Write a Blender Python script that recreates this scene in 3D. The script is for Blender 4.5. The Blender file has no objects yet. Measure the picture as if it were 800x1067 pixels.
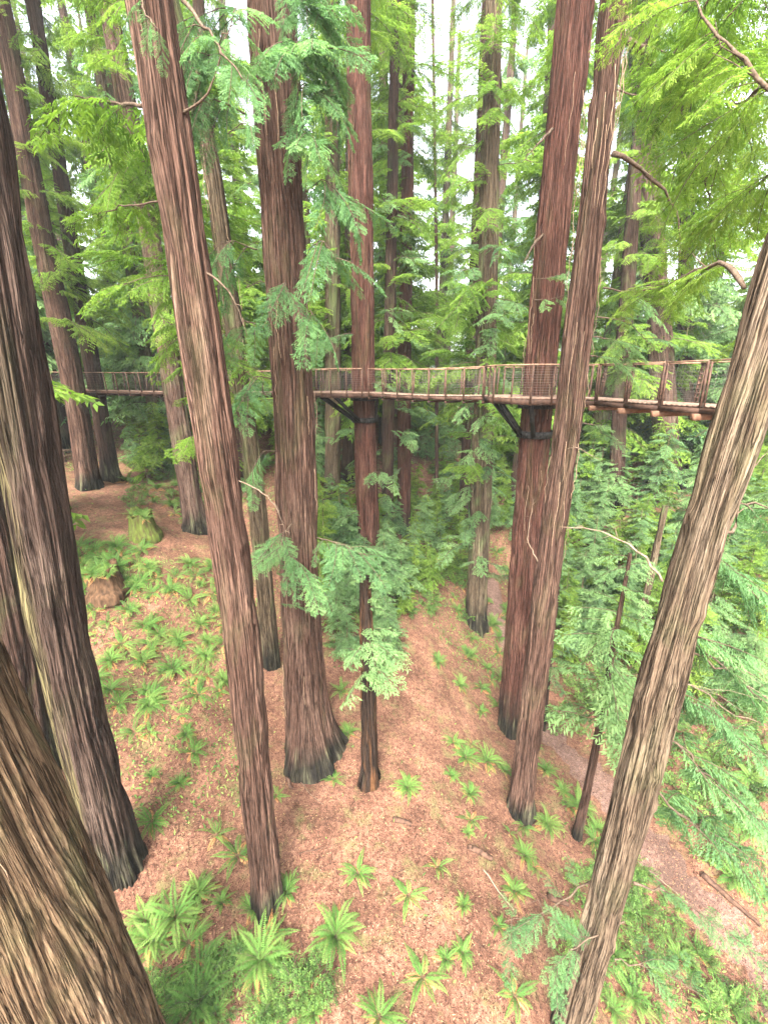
import bpy, math, random
import numpy as np
from mathutils import Vector

S = bpy.context.scene
COL = S.collection
rnd = random.Random(7)
R = np.random.RandomState(11)

# ------------------------------------------------------------------ camera
W0, H0, F = 800.0, 1067.0, 440.0
CAMZ = 14.0
PITCH = math.radians(17.5)
cam_d = bpy.data.cameras.new('camera')
cam = bpy.data.objects.new('camera', cam_d)
COL.objects.link(cam)
cam.location = (0, 0, CAMZ)
cam.rotation_euler = (math.radians(90) - PITCH, 0, 0)
cam_d.sensor_fit = 'VERTICAL'
cam_d.sensor_height = 36.0
cam_d.lens = 36.0 * F / H0
cam_d.clip_start = 0.05
cam_d.clip_end = 2000
S.camera = cam

# ------------------------------------------------------------------ sky, sun, exposure
SUN_EL, SUN_ROT = math.radians(50), math.radians(190)
world = bpy.data.worlds.new('World')
S.world = world
world.use_nodes = True
wn = world.node_tree
sky = wn.nodes.new('ShaderNodeTexSky')
sky.sky_type = 'NISHITA'
sky.sun_disc = False
sky.sun_elevation = SUN_EL
sky.sun_rotation = SUN_ROT
sky.air_density = 1.0
sky.dust_density = 6.0
sky.ozone_density = 0.6
bg = wn.nodes['Background']
hs = wn.nodes.new('ShaderNodeHueSaturation')
hs.inputs['Saturation'].default_value = 0.35        # a white overcast
wn.links.new(sky.outputs[0], hs.inputs['Color'])
wn.links.new(hs.outputs[0], bg.inputs[0])
bg.inputs[1].default_value = 0.15
sun_d = bpy.data.lights.new('sun', 'SUN')
sun_d.energy = 1.5
sun_d.angle = math.radians(18)
sun_d.color = (1.0, 0.96, 0.9)
sun = bpy.data.objects.new('sun', sun_d)
COL.objects.link(sun)
# sun_rotation turns clockwise from +Y
sdir = Vector((math.sin(SUN_ROT) * math.cos(SUN_EL), math.cos(SUN_ROT) * math.cos(SUN_EL), math.sin(SUN_EL)))
sun.rotation_euler = sdir.to_track_quat('Z', 'Y').to_euler()
sun.location = (0, 0, 80)
S.view_settings.view_transform = 'Standard'
S.view_settings.look = 'None'
S.view_settings.exposure = 3.38
S.view_settings.gamma = 1
HAZE = 0.0006
cy = S.cycles
cy.max_bounces = 6
cy.diffuse_bounces = 4
cy.glossy_bounces = 1
cy.transmission_bounces = 3
cy.transparent_max_bounces = 2
cy.volume_bounces = 0
cy.use_denoising = True
cy.caustics_reflective = False
cy.caustics_refractive = False

# ------------------------------------------------------------------ pixel <-> place
CP, SP = math.cos(PITCH), math.sin(PITCH)
def ray(px, py):
    u, v = (px - W0 / 2) / F, (H0 / 2 - py) / F
    return np.array([u, CP + v * SP, -SP + v * CP])
def at(px, py, Y):
    d = ray(px, py)
    return np.array([0, 0, CAMZ]) + d * (Y / d[1])
def proj(P):
    P = np.asarray(P, float)
    x, y, z = P[..., 0], P[..., 1], P[..., 2] - CAMZ
    dep = np.maximum(y * CP - z * SP, 1e-3)
    return W0 / 2 + F * x / dep, H0 / 2 - F * (y * SP + z * CP) / dep, dep

# ------------------------------------------------------------------ lie of the land
CTRL = np.array([
    (0, -10, -1), (0, 2, -.2), (0, 5, 0), (0, 8, 0), (-3.2, 8.2, 0), (-7, 8, .4), (-6, 3, .1), (-12, 8, 1.6),
    (3, 8, -.8), (4.7, 6, -1.8), (4.9, 12, -1.9), (-2.8, 12.7, 0), (0, 12, 0), (6.2, 16.8, -2.6), (1.5, 20, 1),
    (6.2, 24, -1.2), (-1, 23, 3), (-3, 17, 1.1), (-11.6, 24, 5), (-13.3, 22, 5.9), (-21, 29, 7.5), (-20, 31, 7.1),
    (-11.6, 15, 2.7), (-7.6, 10, .8), (7.6, 50, 10.7), (3.4, 35, 5.3), (-8, 40, 9.0), (18.8, 32, 6), (16.4, 22, 2.6),
    (19, 19, 2.6), (14.5, 11, -2.0), (8.6, 19, -3.4), (11.0, 12.1, -3.2), (12.0, 8.7, -3.6), (9, 26, -1.0), (-40, 40, 11), (-40, 15, 6),
    (0, 80, 13), (50, 60, 14), (-60, 80, 15), (40, 20, 9), (40, -10, 4), (-20, -10, 1), (20, -10, -4), (10, 2, -4),
    (-200, 200, 18), (200, 200, 18), (0, 250, 16), (-200, -100, 3), (200, -100, 6), (0, -200, -4), (-28, 22, 7.4), (28, 40, 9.5),
    (-6, 30, 6), (8, 13.5, -3.0)], float)
def _phi(r2): return np.sqrt(r2 + 4.0)
_A = _phi(((CTRL[:, None, :2] - CTRL[None, :, :2]) ** 2).sum(-1))
_n = len(CTRL)
_M = np.zeros((_n + 1, _n + 1)); _M[:_n, :_n] = _A; _M[:_n, _n] = 1; _M[_n, :_n] = 1
_w = np.linalg.solve(_M, np.append(CTRL[:, 2], 0))
def hgt(x, y):
    x = np.asarray(x, float); y = np.asarray(y, float)
    sh = x.shape; x = x.ravel(); y = y.ravel(); out = np.empty_like(x)
    for i in range(0, len(x), 20000):
        a, b = x[i:i+20000], y[i:i+20000]
        r2 = (a[:, None] - CTRL[None, :, 0]) ** 2 + (b[:, None] - CTRL[None, :, 1]) ** 2
        out[i:i+20000] = _phi(r2) @ _w[:_n] + _w[_n]
    bump = .10 * np.sin(x * .9 + 1.3 * np.sin(y * .7)) * np.cos(y * .8 + .6) + .05 * np.sin(x * 2.3 + y * 1.1) * np.sin(y * 2.7 - x * .8)
    return (out + bump).reshape(sh)
def G(px, py):
    d = ray(px, py)
    t = np.concatenate([np.arange(1.5, 60, .05), np.arange(60, 260, .5)])
    P = np.array([0, 0, CAMZ]) + t[:, None] * d
    below = P[:, 2] < hgt(P[:, 0], P[:, 1])
    i = int(np.argmax(below)) if below.any() else len(t) - 1
    p = P[i].copy(); p[2] = float(hgt(p[0], p[1]))
    return p

# ------------------------------------------------------------------ tools
def mesh_obj(name, V, Q, mat, parent=None, loc=(0, 0, 0), smooth=False, attrs=None, mi=None):
    V = np.asarray(V, np.float32).reshape(-1, 3)
    me = bpy.data.meshes.new(name)
    Q = np.asarray(Q, np.int32)
    k = Q.shape[1]
    me.vertices.add(len(V)); me.vertices.foreach_set('co', V.ravel())
    me.loops.add(Q.size); me.loops.foreach_set('vertex_index', Q.ravel())
    me.polygons.add(len(Q)); me.polygons.foreach_set('loop_start', np.arange(0, Q.size, k, dtype=np.int32))
    if smooth: me.polygons.foreach_set('use_smooth', np.ones(len(Q), bool))
    for m in (mat if isinstance(mat, (list, tuple)) else [mat]): me.materials.append(m)
    if mi is not None: me.polygons.foreach_set('material_index', np.asarray(mi, np.int32))
    for an, (typ, dat) in (attrs or {}).items():
        a = me.attributes.new(an, typ, 'POINT')
        a.data.foreach_set('vector' if typ == 'FLOAT_VECTOR' else 'value', np.asarray(dat, np.float32).ravel())
    me.update(calc_edges=True)
    o = bpy.data.objects.new(name, me); COL.objects.link(o)
    o.location = loc
    if parent is not None: o.parent = parent
    return o
def tag(o, label=None, cat=None, group=None, kind=None):
    if label: o['label'] = label
    if cat: o['category'] = cat
    if group: o['group'] = group
    if kind: o['kind'] = kind
    return o
def empty(name, loc, label=None, cat=None, group=None):
    o = bpy.data.objects.new(name, None); COL.objects.link(o)
    o.location = tuple(float(v) for v in loc); o.empty_display_size = .3
    return tag(o, label, cat, group)
def frame_of(d):
    d = np.asarray(d, float); d = d / np.linalg.norm(d)
    a = np.array([0, 0, 1.]) if abs(d[2]) < .9 else np.array([1., 0, 0])
    s = np.cross(d, a); s /= np.linalg.norm(s)
    return d, s, np.cross(s, d)
class MB:
    def __init__(s): s.v = []; s.q = []; s.n = 0
    def add(s, V, Q):
        s.v.append(np.asarray(V, float)); s.q.append(np.asarray(Q, int) + s.n); s.n += len(V); return s
    def bar(s, a, b, w, h, up=None):
        a = np.asarray(a, float); b = np.asarray(b, float)
        d, sd, u = frame_of(b - a)
        c = [a + i * sd * w / 2 + j * u * h / 2 for i, j in ((-1, -1), (1, -1), (1, 1), (-1, 1))] + \
            [b + i * sd * w / 2 + j * u * h / 2 for i, j in ((-1, -1), (1, -1), (1, 1), (-1, 1))]
        return s.add(c, [(3, 2, 1, 0), (4, 5, 6, 7), (0, 1, 5, 4), (1, 2, 6, 5), (2, 3, 7, 6), (3, 0, 4, 7)])
    def tube(s, pts, rad, n=6):
        pts = np.asarray(pts, float); m = len(pts)
        rad = np.full(m, rad) if np.isscalar(rad) else np.asarray(rad)
        tg = np.gradient(pts, axis=0)
        V = []
        for i in range(m):
            d, sd, u = frame_of(tg[i])
            for k in range(n):
                a = 2 * math.pi * k / n
                V.append(pts[i] + rad[i] * (math.cos(a) * sd + math.sin(a) * u))
        Q = [(i*n+k, i*n+(k+1) % n, (i+1)*n+(k+1) % n, (i+1)*n+k) for i in range(m-1) for k in range(n)]
        c0 = len(V); V.append(pts[0]); V.append(pts[-1])
        for k in range(0, n, 2):
            Q.append((c0, (k+2) % n, (k+1) % n, k)); Q.append((c0+1, (m-1)*n+k, (m-1)*n+(k+1) % n, (m-1)*n+(k+2) % n))
        return s.add(V, Q)
    def build(s, name, mat, parent=None, loc=(0, 0, 0), smooth=False):
        V = np.concatenate(s.v); Q = np.concatenate(s.q)
        return mesh_obj(name, V - np.asarray(loc, float) * 0, Q, mat, parent, (0, 0, 0), smooth)

# ------------------------------------------------------------------ materials
def new_mat(name):
    m = bpy.data.materials.new(name); m.use_nodes = True
    nt = m.node_tree
    return m, nt, nt.nodes, nt.links, nt.nodes['Principled BSDF']
def ramp(ns, stops):
    r = ns.new('ShaderNodeValToRGB'); e = r.color_ramp.elements
    e[0].position, e[0].color = stops[0][0], (*stops[0][1], 1)
    e[1].position, e[1].color = stops[-1][0], (*stops[-1][1], 1)
    for p, c in stops[1:-1]:
        x = e.new(p); x.color = (*c, 1)
    return r
def mixc(ns, ls, fac, a, b, mode='MIX'):
    m = ns.new('ShaderNodeMix'); m.data_type = 'RGBA'; m.blend_type = mode
    for sock, val in ((0, fac), (6, a), (7, b)):
        if hasattr(val, 'links') or hasattr(val, 'is_linked'): ls.new(val, m.inputs[sock])
        else: m.inputs[sock].default_value = val if sock == 0 else (*val, 1)
    return m.outputs[2]
def maprange(ns, ls, v, a, b, c=0., d=1.):
    m = ns.new('ShaderNodeMapRange'); ls.new(v, m.inputs[0])
    for i, x in enumerate((a, b, c, d)): m.inputs[i+1].default_value = x
    return m.outputs[0]

def bark_mat(name, dark, mid, light, moss=0.0, base=0.0, side=None, fine=1.0, rough=.85):
    m, nt, ns, ls, p = new_mat(name)
    at_ = ns.new('ShaderNodeAttribute'); at_.attribute_name = 'bark'
    def noise(sc, zs, det=4, dist=0.0, ro=.6):
        mp = ns.new('ShaderNodeMapping'); mp.inputs['Scale'].default_value = (1, 1, zs)
        ls.new(at_.outputs['Vector'], mp.inputs[0])
        n = ns.new('ShaderNodeTexNoise'); n.inputs['Scale'].default_value = sc
        n.inputs['Detail'].default_value = det; n.inputs['Distortion'].default_value = dist
        n.inputs['Roughness'].default_value = ro
        ls.new(mp.outputs[0], n.inputs['Vector']); return n.outputs['Fac']
    streak = noise(38 * fine, .016, 4, .25, .6)
    broad = noise(2.2, .16, 3, .4)
    fleck = noise(70 * fine, .07, 3, 0, .7)
    fis = noise(27 * fine, .018, 3, .35, .55)
    sb = ns.new('ShaderNodeMath'); sb.operation = 'SUBTRACT'; ls.new(fis, sb.inputs[0]); sb.inputs[1].default_value = .5
    ab_ = ns.new('ShaderNodeMath'); ab_.operation = 'ABSOLUTE'; ls.new(sb.outputs[0], ab_.inputs[0])
    groove = maprange(ns, ls, ab_.outputs[0], .0, .05, 0, 1)
    c = ramp(ns, [(.33, dark), (.45, mid), (.58, mid), (.74, light)]); ls.new(streak, c.inputs[0])
    tint = ramp(ns, [(.3, tuple(v * .55 for v in mid)), (.5, mid), (.72, tuple(min(1, v * 1.25) for v in light))]); ls.new(broad, tint.inputs[0])
    col = mixc(ns, ls, .5, c.outputs[0], tint.outputs[0])
    fl = ramp(ns, [(.42, (.55, .5, .48)), (.62, (1.15, 1.15, 1.15))]); ls.new(fleck, fl.inputs[0])
    col = mixc(ns, ls, .8, col, fl.outputs[0], 'MULTIPLY')
    gc = ramp(ns, [(0, (.10, .085, .08)), (1, (1, 1, 1))]); ls.new(groove, gc.inputs[0])
    col = mixc(ns, ls, .72, col, gc.outputs[0], 'MULTIPLY')
    if moss > 0:
        mo = noise(1.1, .35, 4, .6); mf = maprange(ns, ls, mo, .52, .7, 0, moss)
        col = mixc(ns, ls, mf, col, (.10, .14, .05))
    sep = ns.new('ShaderNodeSeparateXYZ'); ls.new(at_.outputs['Vector'], sep.inputs[0])
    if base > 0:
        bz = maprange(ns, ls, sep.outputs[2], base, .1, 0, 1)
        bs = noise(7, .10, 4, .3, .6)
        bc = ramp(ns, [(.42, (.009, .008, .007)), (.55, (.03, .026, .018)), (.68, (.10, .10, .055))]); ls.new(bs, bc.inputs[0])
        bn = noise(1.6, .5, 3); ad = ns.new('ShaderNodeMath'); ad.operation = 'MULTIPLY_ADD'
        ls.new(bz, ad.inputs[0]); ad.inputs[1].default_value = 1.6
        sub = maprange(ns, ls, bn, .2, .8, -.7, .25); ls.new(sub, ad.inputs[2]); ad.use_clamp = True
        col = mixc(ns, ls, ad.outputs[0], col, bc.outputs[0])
    if side is not None:   # one flank paler: lichen, plus side light put into the colour
        ax, lo, hi, scol, sdark = side
        geo = sep.outputs[ax]
        bn = noise(3, .06, 3); ad = ns.new('ShaderNodeMath'); ad.operation = 'ADD'
        ls.new(geo, ad.inputs[0]); ls.new(maprange(ns, ls, bn, .3, .7, -.25, .25), ad.inputs[1])
        sf = maprange(ns, ls, ad.outputs[0], lo, hi, 0, 1)
        sc_ = ramp(ns, [(.42, sdark), (.53, tuple(v * .5 for v in scol)), (.64, scol)]); ls.new(streak, sc_.inputs[0])
        col = mixc(ns, ls, sf, col, sc_.outputs[0])
    ls.new(col, p.inputs['Base Color'])
    p.inputs['Roughness'].default_value = rough
    p.inputs['Specular IOR Level'].default_value = .04
    b1 = ns.new('ShaderNodeBump'); b1.inputs['Strength'].default_value = .9; b1.inputs['Distance'].default_value = .05
    ls.new(streak, b1.inputs['Height'])
    b2 = ns.new('ShaderNodeBump'); b2.inputs['Strength'].default_value = .6; b2.inputs['Distance'].default_value = .015
    ls.new(fleck, b2.inputs['Height']); ls.new(b1.outputs[0], b2.inputs['Normal'])
    b3 = ns.new('ShaderNodeBump'); b3.inputs['Strength'].default_value = 1.0; b3.inputs['Distance'].default_value = .05
    ls.new(groove, b3.inputs['Height']); ls.new(b2.outputs[0], b3.inputs['Normal'])
    ls.new(b3.outputs[0], p.inputs['Normal'])
    return m

def leaf_mat(name, stops, transl=.45, tcol=None):
    m, nt, ns, ls, p = new_mat(name)
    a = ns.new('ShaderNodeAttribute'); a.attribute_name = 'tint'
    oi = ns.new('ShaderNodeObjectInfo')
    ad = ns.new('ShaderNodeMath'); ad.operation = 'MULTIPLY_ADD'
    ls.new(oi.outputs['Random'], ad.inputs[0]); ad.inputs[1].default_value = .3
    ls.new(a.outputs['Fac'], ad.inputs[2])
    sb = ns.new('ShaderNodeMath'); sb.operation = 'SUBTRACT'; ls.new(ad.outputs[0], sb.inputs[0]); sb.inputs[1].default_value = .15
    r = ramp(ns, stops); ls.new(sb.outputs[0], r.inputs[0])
    p.inputs['Roughness'].default_value = .55
    p.inputs['Specular IOR Level'].default_value = .024
    ls.new(r.outputs[0], p.inputs['Base Color'])
    t = ns.new('ShaderNodeBsdfTranslucent')
    tc = mixc(ns, ls, 1.0, r.outputs[0], tcol or (1.35, 1.45, .8), 'MULTIPLY'); ls.new(tc, t.inputs[0])
    mx = ns.new('ShaderNodeMixShader'); mx.inputs[0].default_value = transl
    ls.new(p.outputs[0], mx.inputs[1]); ls.new(t.outputs[0], mx.inputs[2])
    ls.new(mx.outputs[0], ns['Material Output'].inputs[0])
    return m

def plain_mat(name, c1, c2, rough=.7, sc=8, metal=0, stretch=(1, 1, 1), bump=.2):
    m, nt, ns, ls, p = new_mat(name)
    tc = ns.new('ShaderNodeTexCoord'); mp = ns.new('ShaderNodeMapping'); mp.inputs['Scale'].default_value = stretch
    ls.new(tc.outputs['Object'], mp.inputs[0])
    n = ns.new('ShaderNodeTexNoise'); n.inputs['Scale'].default_value = sc; n.inputs['Detail'].default_value = 5
    ls.new(mp.outputs[0], n.inputs['Vector'])
    r = ramp(ns, [(.35, c1), (.65, c2)]); ls.new(n.outputs['Fac'], r.inputs[0]); ls.new(r.outputs[0], p.inputs['Base Color'])
    p.inputs['Roughness'].default_value = rough; p.inputs['Metallic'].default_value = metal; p.inputs['Specular IOR Level'].default_value = .08
    b = ns.new('ShaderNodeBump'); b.inputs['Strength'].default_value = bump; b.inputs['Distance'].default_value = .02
    ls.new(n.outputs['Fac'], b.inputs['Height']); ls.new(b.outputs[0], p.inputs['Normal'])
    return m

M = {}
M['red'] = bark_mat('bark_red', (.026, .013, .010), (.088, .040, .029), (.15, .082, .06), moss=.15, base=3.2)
M['redbrown'] = bark_mat('bark_red_brown', (.026, .015, .011), (.088, .051, .037), (.165, .108, .08), moss=.15, base=1.4)
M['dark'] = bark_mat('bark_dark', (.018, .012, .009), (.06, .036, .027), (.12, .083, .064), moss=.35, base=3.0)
M['grey'] = bark_mat('bark_grey_tan', (.032, .023, .016), (.108, .078, .052), (.20, .16, .115), moss=.2, base=1.0, fine=1.15)
M['tan'] = bark_mat('bark_tan_orange', (.035, .02, .012), (.115, .076, .045), (.21, .155, .10), moss=.25, base=0, fine=1.0)
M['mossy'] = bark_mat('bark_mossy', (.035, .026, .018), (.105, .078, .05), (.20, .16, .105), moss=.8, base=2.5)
M['lichen'] = bark_mat('bark_dark_with_lit_lichen_flank', (.018, .012, .010), (.06, .04, .031), (.12, .088, .07), moss=.1, base=2.2,
                       side=(0, .12, -.28, (.16, .135, .065), (.02, .014, .01)))  # flank tint mixes lichen with the painted lit side of the trunk
M['charred'] = bark_mat('bark_charred', (.012, .009, .008), (.035, .024, .018), (.25, .11, .04), moss=.1)
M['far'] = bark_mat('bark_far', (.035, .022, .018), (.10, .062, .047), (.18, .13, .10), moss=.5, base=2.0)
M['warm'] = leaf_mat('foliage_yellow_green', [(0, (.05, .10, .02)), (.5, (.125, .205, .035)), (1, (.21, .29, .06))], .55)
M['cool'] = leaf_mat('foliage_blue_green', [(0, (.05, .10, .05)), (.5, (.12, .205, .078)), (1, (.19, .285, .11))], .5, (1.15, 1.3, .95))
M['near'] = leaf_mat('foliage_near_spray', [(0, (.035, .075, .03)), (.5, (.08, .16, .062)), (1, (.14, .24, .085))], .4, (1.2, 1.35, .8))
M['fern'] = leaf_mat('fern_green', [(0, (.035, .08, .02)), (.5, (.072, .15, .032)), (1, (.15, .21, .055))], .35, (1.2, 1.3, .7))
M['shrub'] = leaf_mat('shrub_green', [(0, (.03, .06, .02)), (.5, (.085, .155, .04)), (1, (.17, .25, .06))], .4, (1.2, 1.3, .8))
M['twig'] = plain_mat('twig_wood', (.045, .03, .02), (.10, .072, .05), .9, 20)
M['deadwood'] = plain_mat('dead_wood', (.09, .062, .042), (.18, .135, .095), .9, 20, stretch=(1, 1, .2))
M['stem'] = plain_mat('mossy_stem', (.05, .045, .025), (.12, .11, .05), .9, 14)
M['strip'] = plain_mat('loose_bark_fibre', (.17, .11, .07), (.27, .19, .125), .9, 20)
M['log'] = plain_mat('rotting_log', (.03, .017, .012), (.085, .048, .032), .9, 9, bump=.6)
M['stumpmoss'] = plain_mat('stump_moss', (.045, .035, .015), (.075, .105, .018), .95, 7, stretch=(1, 1, .25), bump=.8)
M['stumpbrown'] = plain_mat('stump_brown', (.03, .017, .01), (.085, .048, .026), .95, 9, stretch=(1, 1, .2), bump=.8)
M['deck'] = plain_mat('deck_wood', (.13, .085, .062), (.23, .155, .115), .8, 6)
M['rail'] = plain_mat('rail_wood', (.14, .08, .052), (.25, .155, .105), .65, 8)
M['beam'] = plain_mat('beam_wood', (.03, .017, .012), (.065, .036, .025), .7, 8)
M['joist'] = plain_mat('joist_wood', (.10, .052, .032), (.16, .088, .055), .7, 8)
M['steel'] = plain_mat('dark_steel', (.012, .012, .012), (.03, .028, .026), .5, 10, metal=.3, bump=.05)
M['post'] = plain_mat('weathered_steel_post', (.035, .022, .016), (.09, .05, .035), .6, 12, bump=.1)
M['wire'] = plain_mat('cable_wire', (.09, .075, .065), (.14, .12, .105), .6, 10, metal=.3, bump=0)

# ground
def ground_mat(name, cols, green=.0):
    m, nt, ns, ls, p = new_mat(name)
    g = ns.new('ShaderNodeNewGeometry')
    def noise(sc, det=5, ro=.6):
        n = ns.new('ShaderNodeTexNoise'); n.inputs['Scale'].default_value = sc; n.inputs['Detail'].default_value = det
        n.inputs['Roughness'].default_value = ro; ls.new(g.outputs['Position'], n.inputs['Vector']); return n.outputs['Fac']
    a, b, c = noise(.7, 4), noise(7, 6, .7), noise(38, 3, .7)
    r1 = ramp(ns, [(.3, cols[0]), (.5, cols[1]), (.72, cols[2])]); ls.new(b, r1.inputs[0])
    r2 = ramp(ns, [(.33, (.42, .38, .36)), (.5, (1, 1, 1)), (.68, (1.5, 1.45, 1.4))]); ls.new(c, r2.inputs[0])
    col = mixc(ns, ls, .85, r1.outputs[0], r2.outputs[0], 'MULTIPLY')
    r3 = ramp(ns, [(.36, (.55, .52, .50)), (.62, (1.15, 1.13, 1.12))]); ls.new(a, r3.inputs[0])
    col = mixc(ns, ls, .9, col, r3.outputs[0], 'MULTIPLY')
    if green:
        gf = maprange(ns, ls, noise(1.3, 6, .75), .52, .64, 0, green)
        col = mixc(ns, ls, gf, col, (.10, .115, .04))
    ls.new(col, p.inputs['Base Color']); p.inputs['Roughness'].default_value = .95
    p.inputs['Specular IOR Level'].default_value = .1
    bu = ns.new('ShaderNodeBump'); bu.inputs['Strength'].default_value = .8; bu.inputs['Distance'].default_value = .05
    ad = ns.new('ShaderNodeMath'); ad.operation = 'ADD'; ls.new(b, ad.inputs[0]); ls.new(c, ad.inputs[1])
    ls.new(ad.outputs[0], bu.inputs['Height']); ls.new(bu.outputs[0], p.inputs['Normal'])
    return m
M['duff'] = ground_mat('redwood_duff', [(.055, .026, .017), (.135, .068, .044), (.215, .122, .08)], .5)
M['trail'] = ground_mat('trodden_trail', [(.09, .054, .042), (.135, .085, .067), (.19, .125, .10)])

def axis_coords(lo, hi, c0, c1, fine, grow=1.18):
    a = list(np.arange(c0, c1 + 1e-6, fine)); s = fine; x = a[-1]
    while x < hi: s *= grow; x += s; a.append(x)
    s = fine; x = a[0]; pre = []
    while x > lo: s *= grow; x -= s; pre.append(x)
    return np.array(pre[::-1] + a)
xs = axis_coords(-320, 320, -16, 20, .2); ys = axis_coords(-220, 330, 2, 34, .2)
XX, YY = np.meshgrid(xs, ys)
ZZ = hgt(XX, YY)
rr = R.randn(*XX.shape) * .012
ZZ = ZZ + rr
nx, ny = len(xs), len(ys)
idx = np.arange(nx * ny).reshape(ny, nx)
Q = np.stack([idx[:-1, :-1], idx[:-1, 1:], idx[1:, 1:], idx[1:, :-1]], -1).reshape(-1, 4)
tag(mesh_obj('ground', np.stack([XX, YY, ZZ], -1).reshape(-1, 3), Q, M['duff'], smooth=True), kind='structure')

# trail in the gully: a sheet that follows the ground
TR = np.array([G(540, 700), G(575, 770), G(618, 812), G(662, 868), G(712, 925), G(765, 980), G(812, 1035)])
TR = np.vstack([TR[0] + (TR[0] - TR[1]) * 1.5, TR, TR[-1] + (TR[-1] - TR[-2]) * 4])
tt = np.linspace(0, len(TR) - 1, 120)
cx = np.interp(tt, range(len(TR)), TR[:, 0]); cyy = np.interp(tt, range(len(TR)), TR[:, 1])
for _ in range(3):
    cx[1:-1] = (cx[:-2] + 2 * cx[1:-1] + cx[2:]) / 4; cyy[1:-1] = (cyy[:-2] + 2 * cyy[1:-1] + cyy[2:]) / 4
tg = np.stack([np.gradient(cx), np.gradient(cyy)], 1); tg /= np.linalg.norm(tg, axis=1)[:, None]
nn = np.stack([-tg[:, 1], tg[:, 0]], 1)
TC = np.stack([cx, cyy], 1)
V = []; NW = 13
for i in range(120):
    wd = .70 + .2 * math.sin(i * .31) + .1 * math.sin(i * 1.1)
    for k in range(NW):
        f = (k / (NW - 1) * 2 - 1)
        q = TC[i] + nn[i] * f * (wd + (.06 * math.sin(i * 1.7 + k)))
        edge = .035 * (1 - abs(f) ** 6) - .03 * (abs(f) ** 6)
        V.append((q[0], q[1], float(hgt(q[0], q[1])) + edge + .01))
idt = np.arange(120 * NW).reshape(120, NW)
Q = np.stack([idt[:-1, :-1], idt[:-1, 1:], idt[1:, 1:], idt[1:, :-1]], -1).reshape(-1, 4)
tag(mesh_obj('trail', V, Q, M['trail'], smooth=True), kind='structure')
def off_trail(x, y): return np.sqrt(((TC[None] - np.stack([x, y], -1).reshape(-1, 1, 2)) ** 2).sum(-1)).min(1)

# ------------------------------------------------------------------ trunks
def pnoise(th, z, K, dz, rs):
    """value noise, periodic in angle th (radians)"""
    nz = int(z.max() / dz) + 3; g = rs.rand(nz + 1, K)
    u = (th / (2 * math.pi) * K) % K; v = z / dz
    i = np.floor(u).astype(int); j = np.floor(v).astype(int)
    fu = u - i; fv = v - j; fu = fu * fu * (3 - 2 * fu); fv = fv * fv * (3 - 2 * fv)
    i0, i1 = i % K, (i + 1) % K; j = np.clip(j, 0, nz - 1)
    return (g[j, i0] * (1 - fu) + g[j, i1] * fu) * (1 - fv) + (g[j+1, i0] * (1 - fu) + g[j+1, i1] * fu) * fv

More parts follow.
